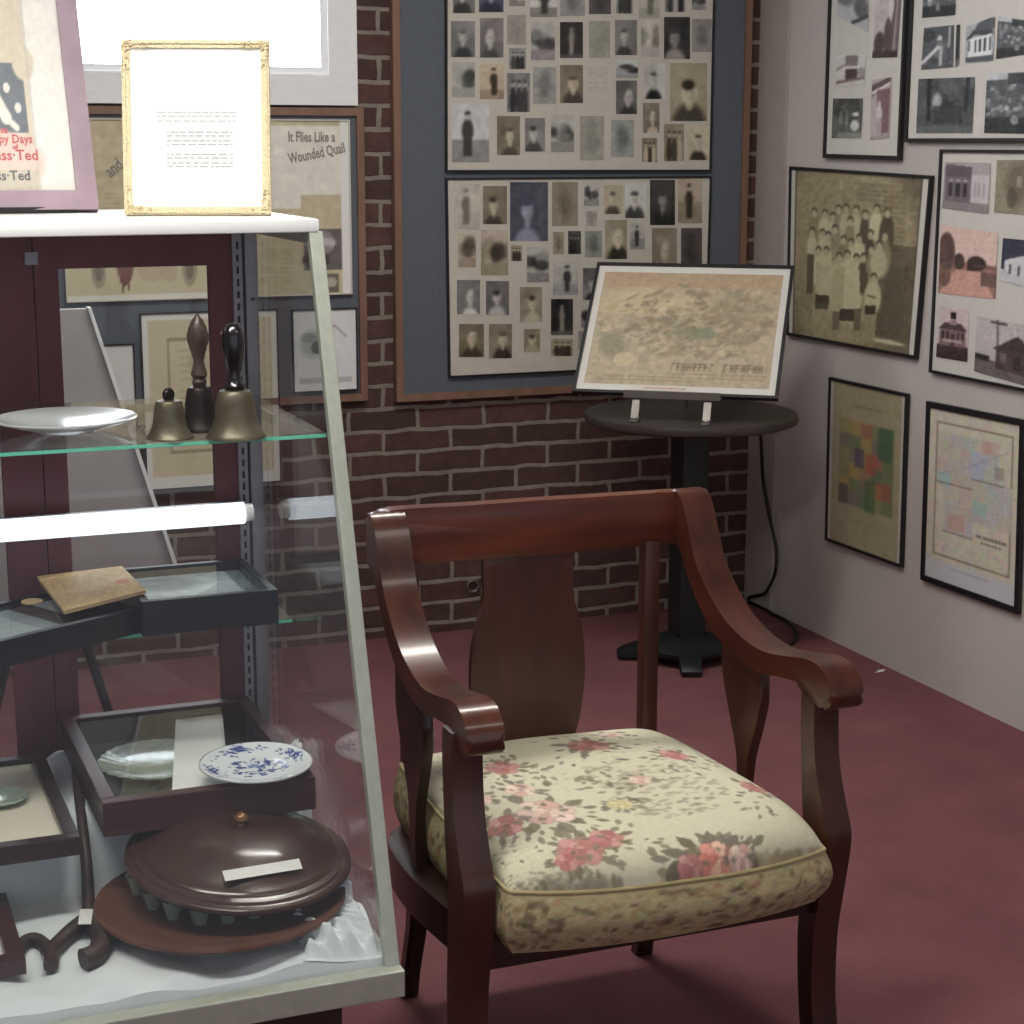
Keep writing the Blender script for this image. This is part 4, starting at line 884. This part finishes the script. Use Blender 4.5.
ex = -u_; ez = (Pm[1]-Pm[2]).normalized(); ey = ez.cross(ex)
rotm = Matrix((ex, ez, -ey)).transposed().to_4x4()
rotm = Matrix(((ex.x,ez.x,nm.x,0),(ex.y,ez.y,nm.y,0),(ex.z,ez.z,nm.z,0),(0,0,0,1)))
def ptxt(body, px, py, size, m, name='lettering', sx=1):
    d = R_*((px-512)/F)-U_*((py-512)/F)+F_; o0 = I[2]-nm*.0112; k = (o0-EYE).dot(nm)/d.dot(nm); textmesh(name, body, size, EYE+d*k, rotm, m, t, ext=.0002, bold=.0004, align='RIGHT', sx=sx)
ptxt('The', 8, 133, .016, INKP); ptxt('Happy Days', 33, 143, .020, INKP, sx=.8); ptxt('of', 18, 149, .010, INKP); ptxt('ess\u00b7Ted', 39, 160, .024, INKP, sx=.9); ptxt('ess\u00b7Ted', 31, 180, .022, INKG, sx=.9)
bm = bm_new(); slab(bm, [p_-nm*.0135 for p_ in I], nm, .006); finish(bm, 'backing', BLACK, parent=t)
base_b = Pm[2]; bm = bm_new(); box(bm, base_b.x-.22, base_b.x-.03, base_b.y+.006, base_b.y+.05, 1.3895, base_b.z+.004); finish(bm, 'stand', BLACK, parent=t)

# pale panel on a splayed easel behind the case
t = thing('leaning_panel', 'pale grey tapering panel on dark splayed legs behind the display case', 'panel', (.55, 4.0, 0))
bm = bm_new(); prism(bm, [(.43,1.143),(.598,1.143),(.78,.50),(.25,.50)], 4.0, 4.018, 1, .002); finish(bm, 'board', GREYP, parent=t)
bm = bm_new(); prism(bm, [(.595,1.146),(.603,1.146),(.787,.50),(.777,.50)], 3.992, 4.02, 1, .001); finish(bm, 'edge_strip', LIDW, parent=t)
for (xa, xb) in ((.50,.665),(.46,.29)):
    bm = bm_new(); tube(bm, [(xa,4.03,.62),(xb,4.03+.02,.0)], .011, 8, sm=0); finish(bm, 'leg', BLACK, True, t)
bm = bm_new(); tube(bm, [(.5,4.03,1.05),(.5,4.35,.0)], .010, 8, sm=0); finish(bm, 'leg', BLACK, True, t)

# ------------------------------------------------------------------ armchair
CH = (1.2, 2.6, 0)
chair = thing('armchair', 'reddish mahogany armchair with vase-shaped splat and floral cushion in the foreground', 'armchair', CH)
def ch(name, bm, m, smooth=True, parent=None): return finish(bm, name, m, smooth, parent or chair)
def dense(pts, n=5): return [(p.x, p.y) for p in smooth_path([(a, b, 0) for a, b in pts], n)]
top = dense([(2.872,.868),(2.862,.884),(2.845,.890),(2.822,.876),(2.802,.842),(2.768,.772),(2.705,.712),(2.635,.678),(2.560,.665),(2.490,.673),(2.430,.684),(2.392,.680),(2.366,.662),(2.356,.638),(2.362,.618)], 4)
bot = dense([(2.362,.618),(2.382,.611),(2.410,.622),(2.440,.638),(2.50,.634),(2.57,.624),(2.65,.638),(2.72,.668),(2.79,.735),(2.835,.80),(2.872,.80)], 4)
armp = top+bot[1:]
for (a, b_) in ((.868,.928), (1.474,1.534)):
    bm = bm_new(); prism(bm, armp, a, b_, 0, .009, 3)
    for v in bm.verts:
        f = (v.co.y-2.36)/.5; v.co.x += (.006*f if a < 1 else .008-.038*f)
    ch('arm', bm, WOODY)
cr = dense([(.885,.80),(.884,.86),(.892,.884),(.915,.892),(1.05,.890),(1.2,.889),(1.35,.887),(1.46,.885),(1.484,.879),(1.492,.86),(1.491,.80)], 4)
cr = cr+[(1.44,.792),(1.2,.790),(.94,.796)]
bm = bm_new(); prism(bm, cr, 2.842, 2.874, 1, .008, 3); ch('crest_rail', bm, WOODX)
sp_r = dense([(1.250,.80),(1.250,.76),(1.249,.715),(1.258,.685),(1.270,.635),(1.274,.575),(1.270,.52),(1.262,.475),(1.246,.42),(1.235,.36),(1.235,.31)], 3)
sp_l = [(2*1.165-x, z) for x, z in sp_r][::-1]
sp_l = [(x, z) for x, z in sp_l]
bm = bm_new(); prism(bm, sp_r+sp_l, 2.846, 2.860, 1, .003, 2); ch('splat', bm, WOOD)
for x in (.945, 1.402):
    bm = bm_new(); prism(bm, [(x-.015,.31),(x-.015,.80),(x+.015,.80),(x+.015,.31)], 2.838, 2.868, 1, .004); ch('back_post', bm, WOOD)
fp = dense([(2.408,.64),(2.408,.57),(2.398,.505),(2.374,.445),(2.358,.412),(2.358,.375),(2.372,.30),(2.386,.22),(2.386,.12),(2.374,.05),(2.364,.001)], 4)
fb = dense([(2.410,.001),(2.428,.10),(2.436,.20),(2.432,.30),(2.428,.38),(2.436,.43),(2.444,.50),(2.450,.58),(2.450,.64)], 4)
for (a, b_) in ((.862,.912), (1.484,1.530)):
    bm = bm_new(); prism(bm, fp+fb, a, b_, 0, .006, 2); ch('front_leg', bm, WOOD)
for (xt, xb) in ((.950,.936), (1.404,1.402)):
    bm = bm_new()
    sec = [(2.80,.33,.022,.020),(2.806,.24,.019,.018),(2.822,.14,.0165,.016),(2.846,.05,.0155,.0155),(2.858,.001,.017,.017)]
    rings = []
    for (yy, zz_, hx, hy) in sec:
        xx = xb+(xt-xb)*zz_/.33; rings.append([bm.verts.new((xx+sx*hx, yy+sy*hy, zz_)) for sx, sy in ((-1,-1),(1,-1),(1,1),(-1,1))])
    for i in range(len(rings)-1):
        for k in range(4): bm.faces.new((rings[i][k], rings[i][(k+1)%4], rings[i+1][(k+1)%4], rings[i+1][k]))
    bm.faces.new(rings[0]); bm.faces.new(rings[-1][::-1])
    bmesh.ops.bevel(bm, geom=[e for e in bm.edges if abs(e.verts[0].co.z-e.verts[1].co.z) > .01], offset=.005, segments=2, affect='EDGES')
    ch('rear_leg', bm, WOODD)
vs_f = [(2.628,.668),(2.618,.62),(2.606,.575),(2.622,.51),(2.648,.44),(2.655,.38),(2.650,.318)]
vs_b = [(2.686,.318),(2.684,.38),(2.690,.44),(2.722,.51),(2.748,.575),(2.752,.62),(2.745,.695)]
for (a, b_) in ((.886,.904), (1.499,1.517)):
    bm = bm_new(); prism(bm, dense(vs_f, 3)+dense(vs_b, 3), a, b_, 0, .004, 2); ch('arm_support', bm, WOODD if a < 1 else WOOD)  # left support gets the darker wood, its shade put into the colour
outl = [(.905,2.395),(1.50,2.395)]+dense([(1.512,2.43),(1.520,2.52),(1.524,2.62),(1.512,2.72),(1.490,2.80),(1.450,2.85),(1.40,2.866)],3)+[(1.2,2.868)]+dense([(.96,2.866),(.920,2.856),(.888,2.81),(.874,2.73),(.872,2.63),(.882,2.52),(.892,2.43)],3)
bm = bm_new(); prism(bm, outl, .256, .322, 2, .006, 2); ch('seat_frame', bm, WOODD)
# cushion
cush = bpy.data.objects.new('cushion', None); bpy.data.objects.remove(cush)
N = 250
CM = Cv(460, 460, (206,202,176)); CX0, CX1, CY0, CY1 = .90, 1.50, 2.28, 2.90
CM.noise(3,5); CM.ell(.6,.55,.5,.5,(212,210,186),a=.6,soft=.8)
def ctop(s, t):
    s2 = s*(1-.02*t**4); t2 = t*(1-.03*s**4)
    v = (t2+1)/2; xl_ = .924-.002*v; xr_ = 1.480-.068*v
    x = xl_+(xr_-xl_)*(s2+1)/2; y = 2.338+(2.862-2.338)*v
    fr = max(0, -t)**3
    if t < 0: y -= .030*(1-s*s)*(-t)**2
    x += .010*max(0, s)**3*(1-t*t)
    ze = .402+.034*v-fr*(.010*(1-s*s)+.014*max(0, s))
    zc = .464+.008*v
    e = ((1-abs(s)**5)*(1-abs(t)**5))**.45
    z = ze+(zc-ze)*e+.003*math.sin(5*s+2*t)*e
    return x, y, z
def warp(q): return .55*q+.45*math.sin(PI*q/2)
UVT = []
for j in range(91):
    for i in range(91):
        P_ = Vector(ctop(warp(-1+2*i/90), warp(1-2*j/90)))-EYE; dz_ = P_.dot(F_)
        UVT.append((512+F*P_.dot(R_)/dz_, 512-F*P_.dot(U_)/dz_, i/90, j/90))
UVT = np.array(UVT)
def uv(px, py):
    d = (UVT[:,0]-px)**2+(UVT[:,1]-py)**2; k = np.argsort(d)[:4]; w_ = 1/(d[k]+.5); w_ = w_/w_.sum()
    return float((UVT[k,2]*w_).sum()), float((UVT[k,3]*w_).sum())
def leafuv(u, v, ang, L, col):
    c_, s_ = math.cos(ang), math.sin(ang); w_ = .24
    pts = [(u,v)]+[(u+c_*L*t-s_*L*w_*math.sin(PI*t), v+s_*L*t+c_*L*w_*math.sin(PI*t)) for t in (.2,.4,.6,.8)]+[(u+c_*L,v+s_*L)]+[(u+c_*L*t+s_*L*w_*math.sin(PI*t), v+s_*L*t-c_*L*w_*math.sin(PI*t)) for t in (.8,.6,.4,.2)]
    CM.poly(pts, jit(col,12), .8)
def leaf(px, py, ang, L=16, col=(122,112,96)):
    u, v = uv(px, py); leafuv(u, v, ang, L/370, col)
def rose(px, py, s, cols, sy=1, nl=7):
    u, v = uv(px, py); s /= 700
    for k in range(nl):
        a_ = k*6.283/nl+random.uniform(-.4,.4); leafuv(u+s*.75*math.cos(a_), v+s*.75*math.sin(a_), a_+random.uniform(-.3,.3), s*random.uniform(.6,1.0), (126,118,102))
    dark = tuple(q*.80 for q in cols[0])
    for ring, npet, rr, pr_ in ((0,6,.62,.42),(1,5,.34,.30),(2,3,.12,.2)):
        for k in range(npet):
            a_ = k*6.283/npet+ring*.5+random.uniform(-.15,.15); x, y = u+s*rr*math.cos(a_), v+s*rr*math.sin(a_)
            CM.ell(x, y, s*pr_, s*pr_*.82, dark, ang=a_+1.57, a=.7, soft=.2)
            CM.ell(x+s*.03*math.cos(a_), y+s*.03*math.sin(a_), s*pr_*.86, s*pr_*.68, jit(cols[(k+ring) % len(cols)],8), ang=a_+1.57, a=.95, soft=.3)
    CM.ell(u, v, s*.1, s*.1, dark, a=.8)
def spray(px, py, n, R, L=12, col=(128,118,100)):
    for k in range(n):
        a_ = random.uniform(0,6.28); q = random.random()**.5*R; leaf(px+q*math.cos(a_), py+q*.55*math.sin(a_), a_+random.uniform(-.4,.4), L*random.uniform(.6,1.2), col)
def toile(px, py, rx, ry, n=90, col=(158,152,132)):
    for k in range(n):
        a_ = random.uniform(0,6.28); q = random.random()**.5; u, v = uv(px+q*rx*math.cos(a_), py+q*ry*math.sin(a_)); CM.ell(u, v, random.uniform(.004,.018), random.uniform(.003,.009), jit(col,22), ang=random.uniform(-.6,.6), a=.6, soft=.5)
PINK = [(190,134,130),(204,156,148),(180,122,118)]; PALE = [(226,200,184),(232,212,196),(212,172,160)]; CORAL = [(216,136,122),(226,164,146),(230,196,170)]
toile(665,793,62,24,160); toile(560,885,60,16,110,(150,146,126)); toile(450,760,60,18,90,(176,168,150)); toile(620,775,30,14,50); toile(780,868,50,18,80,(170,160,130)); toile(470,850,50,26,80,(160,154,134)); toile(690,760,40,12,50); toile(600,770,90,20,60,(190,184,160))
spray(540,805,34,62,17); spray(585,745,16,46,14,(112,106,94)); spray(505,772,14,36,12); spray(680,752,14,40,12); spray(770,800,14,30,12,(120,112,98)); spray(585,850,14,40,11); spray(610,790,14,28,12); spray(640,842,8,20,10); spray(500,850,10,30,10)
rose(545,812,60,PALE); rose(504,826,44,PINK); rose(520,790,34,PALE); rose(588,745,44,PINK); rose(612,737,30,PALE); rose(503,768,38,PINK); rose(580,850,46,PINK); rose(606,838,32,PINK); rose(566,862,24,PINK); rose(674,755,34,PINK); rose(752,790,36,PINK); rose(620,805,24,[(218,208,164),(206,196,150)]); rose(640,780,22,PALE)
for a_ in range(9): leaf(708+20*math.cos(a_*.7), 858+8*math.sin(a_*.7), a_*.7, 26, (112,106,92))
spray(712,855,14,44,20,(118,112,98)); rose(716,858,36,CORAL); rose(690,868,24,PINK); rose(742,860,26,PALE); rose(480,800,30,PALE); rose(455,790,26,PALE)
for (px, py) in ((545,812),(504,826)): spray(px, py+14, 5, 40, 12)
for (px, py, n, R) in ((545,812,30,70),(588,745,18,50),(503,775,18,44),(716,862,20,50),(770,800,16,30),(600,848,16,50),(480,830,16,40),(678,756,14,40),(620,790,14,36)): spray(px, py, n, R, 11, (140,132,116))
rose(545,812,30,PALE); rose(588,745,24,PINK)
CM.noise(2.2,1,False); CM.blur(1)
pos = np.zeros((N, N, 3)); col = np.zeros((N, N, 3))
for j in range(N):
    t_ = warp(1-2*j/(N-1))
    for i in range(N):
        s_ = warp(-1+2*i/(N-1)); x, y, z = ctop(s_, t_); pos[j,i] = (x, y, z)
        uu, vv = i/(N-1), j/(N-1)
        col[j,i] = CM.a[min(459,max(0,int(vv*460))), min(459,max(0,int(uu*460)))]
ctopo = link(grid_mesh('cushion', pos, col), 'cushion', FABRIC, True, chair)
# boxing strip round the cushion with the darker lower print
loop = [(j, 0) for j in range(N)]+[(N-1, i) for i in range(1, N)]+[(j, N-1) for j in range(N-2, -1, -1)]+[(0, i) for i in range(N-2, 0, -1)]
K = 26; SC = Cv(len(loop), K*6, (172,160,124)); SC.noise(5,4)
for k in range(700):
    cc = random.choice([(104,92,74),(120,108,84),(140,122,92),(96,84,70),(158,140,100)]); x_ = random.random(); 
    c0 = random.random(); SC.ell(x_, random.uniform(.1,.95), random.uniform(.0012,.005), random.uniform(.02,.08), cc, ang=random.uniform(-.5,.5), a=.7, soft=.5)
for k in range(40): SC.ell(random.random(), random.uniform(.1,.6), .004, .06, (176,140,110), a=.6)
for k in range(50): SC.ell(random.random(), random.uniform(.2,.9), .006, .08, (206,198,152), a=.5, soft=.6)
SC.noise(5,2,False)
L_ = len(loop); pos2 = np.zeros((K, L_+1, 3)); col2 = np.zeros((K, L_+1, 3)); cxy = np.array([1.19, 2.60])
for q_ in range(L_+1):
    j, i = loop[q_ % L_]; p_ = pos[j, i]; d = p_[:2]-cxy; d = d/np.linalg.norm(d)
    n_ = np.array([d[0]*abs(d[0])**1.5, d[1]*abs(d[1])**1.5]); n_ = n_/np.linalg.norm(n_)
    for k in range(K):
        f_ = k/(K-1); bulge = .016*math.sin(PI*min(1, f_*1.02))-.012*f_**3
        zb = .300
        pos2[k, q_] = (p_[0]+n_[0]*bulge, p_[1]+n_[1]*bulge, p_[2]*(1-f_)+zb*f_)
        col2[k, q_] = SC.a[int(f_*(K*6-1)), q_ % L_]
me = grid_mesh('cushion_side', pos2, col2); o = link(me, 'boxing_strip', FABRIC, True, ctopo)
bm = bm_new(); pp = [tuple(pos[j, i]+np.array([0,0,.001])) for j, i in loop[::6]]; pp.append(pp[0]); tube(bm, pp, .0034, 8, sm=0); finish(bm, 'piping', PIPING, True, ctopo)

# ------------------------------------------------------------------ table with easel in the corner
TX, TY = 2.385, 4.6
t = thing('pedestal_table', 'small round dark pedestal table standing in the brick corner', 'table', (TX, TY, 0))
bm = bm_new(); lathe(bm, [(.0001,.708),(.292,.708),(.305,.714),(.308,.724),(.305,.736),(.295,.740),(.0001,.740)], (TX,TY,0), n=80); finish(bm, 'table_top', TABLE, True, t)
bm = bm_new(); box(bm, TX-.042, TX+.042, TY-.042, TY+.042, .04, .708, bev=.006); finish(bm, 'column', IRON, parent=t)
bm = bm_new(); lathe(bm, [(.13,.030),(.135,.045),(.10,.062),(.06,.075),(.0001,.078)], (TX,TY,0), n=32); hub = finish(bm, 'hub', IRON, True, t)
for k in range(4):
    a_ = math.radians(158+90*k); M = Matrix.Translation((TX,TY,0)) @ Matrix.Rotation(a_,4,'Z')
    bm = bm_new(); prism(bm, [(.03,.018),(.03,.07),(.12,.060),(.20,.042),(.245,.032),(.262,.018),(.255,.002),(.215,.002),(.20,.016)], -.032, .032, 1, .006)
    for v in bm.verts: v.co = Vector((v.co.x*.78, v.co.y*(1.15-.9*min(.25,v.co.x)), v.co.z))
    bmesh.ops.transform(bm, matrix=M, verts=bm.verts); finish(bm, 'foot', IRON, True, t)
EZ = (2.2513, 4.45, .7405); YWE = -.6354; LEAN = .766
ez_ = thing('tabletop_easel', 'small grey metal easel with two front feet on the round table', 'easel', EZ, rot=(0,0,YWE)); LOCAL.add(ez_.name)
zb = .814-.7405
def inpl(u, v, off=0): return Vector((u, v*math.sin(LEAN)+off*math.cos(LEAN)*-1*-1, zb+v*math.cos(LEAN)-off*math.sin(LEAN)))
bm = bm_new(); box(bm, -.135, .135, -.022, .016, zb-.010, zb-.003, bev=.001); box(bm, -.135, .135, -.026, -.021, zb-.010, zb+.012, bev=.001); finish(bm, 'ledge', STEEL, parent=ez_)
for sx in (-.1, .1):
    bm = bm_new(); tube(bm, [(sx,-.005,zb-.008),(sx,-.028,zb*.45),(sx,-.045,.006)], .0045, 8, sm=3)
    box(bm, sx-.012, sx+.012, -.062, -.012, .0005, .006, bev=.001); box(bm, -.0105, .0105, -.027, .027, -.0015, .0015, M=Matrix.Translation((sx,-.032,.034)) @ Matrix.Rotation(math.radians(62),4,'X')); finish(bm, 'foot', STEEL, parent=ez_)
    bm = bm_new(); tube(bm, [(sx,.012,zb-.004),(sx*.8,.012+.26*math.sin(LEAN)+.012,zb+.26*math.cos(LEAN)-.012)], .0045, 8, sm=0); finish(bm, 'upright', STEEL, True, ez_)
bm = bm_new(); tube(bm, [(0,.012+.26*math.sin(LEAN)+.014,zb+.24*math.cos(LEAN)-.008),(0,.24,.005)], .0045, 8, sm=0); tube(bm, [(-.085,.20,zb+.17),(.085,.20,zb+.17)], .004, 8, sm=0); finish(bm, 'rear_strut', STEEL, True, ez_)
pt = thing('framed_poster', 'aged tan printed poster in thin black frame displayed on the table easel', 'picture frame', EZ, rot=(0,0,YWE)); LOCAL.add(pt.name)
w2, hh2 = .577/2, .4719; nl = Vector((0,-math.cos(LEAN),math.sin(LEAN)))
def lp(u, v, off=0): return Vector((u, v*math.sin(LEAN), zb+v*math.cos(LEAN)))+nl*off
bm = bm_new(); I = ringframe(bm, [lp(-w2,hh2),lp(w2,hh2),lp(w2,0),lp(-w2,0)], .009, nl, .014); finish(bm, 'frame', BLACK, parent=pt)
bm = bm_new(); slab(bm, [p_-nl*.0065 for p_ in I], nl, .006); finish(bm, 'mat_board', MATW, parent=pt)
c = Cv(210, 150, (180,166,142)); c.noise(5,4)
c.rect(0,0,1,.14,(178,150,118),.5); c.ell(.25,.28,.3,.12,(206,188,150),a=.6,soft=.6)
for k in range(420):
    x_, y_ = RNG.normal(.55,.24), RNG.normal(.45,.17)
    if .03 < x_ < .97 and .1 < y_ < .76: c.ell(x_, y_, random.uniform(.008,.045), random.uniform(.006,.03), jit(random.choice([(150,136,112),(134,124,104),(172,152,122),(204,188,154),(140,140,116)]),10), ang=random.uniform(-.8,.8), a=.55, soft=.5)
for k in range(80): x_, y_ = random.uniform(.1,.9), random.uniform(.25,.74); c.line(x_, y_, x_+random.uniform(-.06,.06), y_+random.uniform(-.05,.05), .5, (108,98,84), .5)
c.ell(.12,.66,.07,.12,(136,132,110),a=.6,soft=.5); c.ell(.2,.78,.06,.06,(206,190,156),a=.7); c.ell(.6,.54,.08,.05,(122,136,110),a=.7,soft=.5); c.ell(.8,.58,.1,.05,(146,134,112),a=.6); c.ell(.78,.32,.14,.14,(156,140,116),a=.4,soft=.6)
def glyphs(c, x0, x1, y0, y1, n, col):
    w = (x1-x0)/n
    for k in range(n):
        a_ = x0+k*w; r = random.random()
        c.rect(a_, y0, a_+w*.28, y1, col, .8)
        if r < .5: c.rect(a_, y0, a_+w*.75, y0+(y1-y0)*.25, col, .8)
        if r > .3: c.rect(a_, y0+(y1-y0)*.4, a_+w*.7, y0+(y1-y0)*.6, col, .8)
        if r > .6: c.rect(a_+w*.5, y0, a_+w*.78, y1, col, .8)
glyphs(c, .46, .70, .80, .865, 8, (120,106,86)); glyphs(c, .745, .96, .80, .865, 7, (120,106,86))
for (y_, xa, xb) in ((.885,.44,.97),(.92,.1,.97),(.95,.06,.6)):
    x_ = xa
    while x_ < xb: w = random.uniform(.008,.03); c.rect(x_, y_, x_+w, y_+.012, (150,132,104), .7); x_ += w+.006
c.noise(4,2); c.blur(1)
a_ = .026; picture('poster', c, [lp(-w2+.028,hh2-.032,-.0058),lp(w2-.028,hh2-.032,-.0058),lp(w2-.028,.034,-.0058),lp(-w2+.028,.034,-.0058)], pt)
c = Cv(60, 6, (214,206,190)); 
for k in range(24): c.rect(.05+k*.038,.3,.05+k*.038+.022,.7,(170,110,90),.7)
picture('caption_strip', c, [lp(-.09,.030,-.0055),lp(.035,.030,-.0055),lp(.035,.018,-.0055),lp(-.09,.018,-.0055)], pt)
bm = bm_new(); v = [bm.verts.new(p_-nl*.002) for p_ in I]; bm.faces.new(v); finish(bm, 'glass', GLASSF, parent=pt)

# cable, ring and scrap of paper
bm = bm_new()
tube(bm, [on(757,420,0,2.70), on(761,440,0,2.80), on(763,480,0,2.865), on(769,515,0,2.868), on(776,548,0,2.868), on(775,573,0,2.865), on(766,592,0,2.862), on(760,598,2,.012), on(770,612,2,.008), on(788,622,2,.008), on(797,634,2,.008), on(790,644,2,.008), on(770,650,2,.008), on(745,640,2,.008)], .0055, 10, 6)
for v in bm.verts: v.co.z = max(v.co.z, .002); v.co.x = min(v.co.x, 2.876)
tag(finish(bm, 'power_cable', RUBBER, True), 'black cable dangling from the round table and curling on the carpet', 'cable')
p = on(880, 671, 2, .002); bm = bm_new(); slab(bm, [p+Vector(d) for d in ((-.022,-.01,.001),(.0,.006,.002),(.025,.008,.001),(.006,-.008,.001))], (0,0,1), .0008); tag(finish(bm, 'paper_scrap', PAPER), 'tiny white scrap of paper on the carpet near the right wall', 'paper scrap')
p = on(473, 586, 1, YW-.012); bm = bm_new(); tube(bm, [p+Vector((.018*math.cos(a_), .0, .018*math.sin(a_))) for a_ in [k*PI/12 for k in range(25)]], .0035, 8, sm=0); tube(bm, [p+Vector((0,.014,.018)), p+Vector((0,-.004,.018))], .004, 8, sm=0)
tag(finish(bm, 'metal_ring', STEEL, True), 'small metal ring hooked to the brick wall low behind the armchair', 'ring')


# ------------------------------------------------------------------ light, world, camera
w = bpy.data.worlds.new('world'); bpy.context.scene.world = w; w.use_nodes = True
w.node_tree.nodes['Background'].inputs[0].default_value = (.80,.84,.95,1); w.node_tree.nodes['Background'].inputs[1].default_value = .6
cam = bpy.data.cameras.new('camera'); co = bpy.data.objects.new('camera', cam); C.objects.link(co)
cam.sensor_width = 36; cam.sensor_fit = 'HORIZONTAL'; cam.lens = F/1024*36; cam.clip_start = .05
co.matrix_world = Matrix(((R_.x,U_.x,-F_.x,EYE.x),(R_.y,U_.y,-F_.y,EYE.y),(R_.z,U_.z,-F_.z,EYE.z),(0,0,0,1)))
sc_ = bpy.context.scene; sc_.camera = co
sc_.view_settings.view_transform = 'Standard'; sc_.view_settings.look = 'None'; sc_.view_settings.exposure = .22; sc_.view_settings.gamma = 1
sc_.view_settings.use_curve_mapping = False
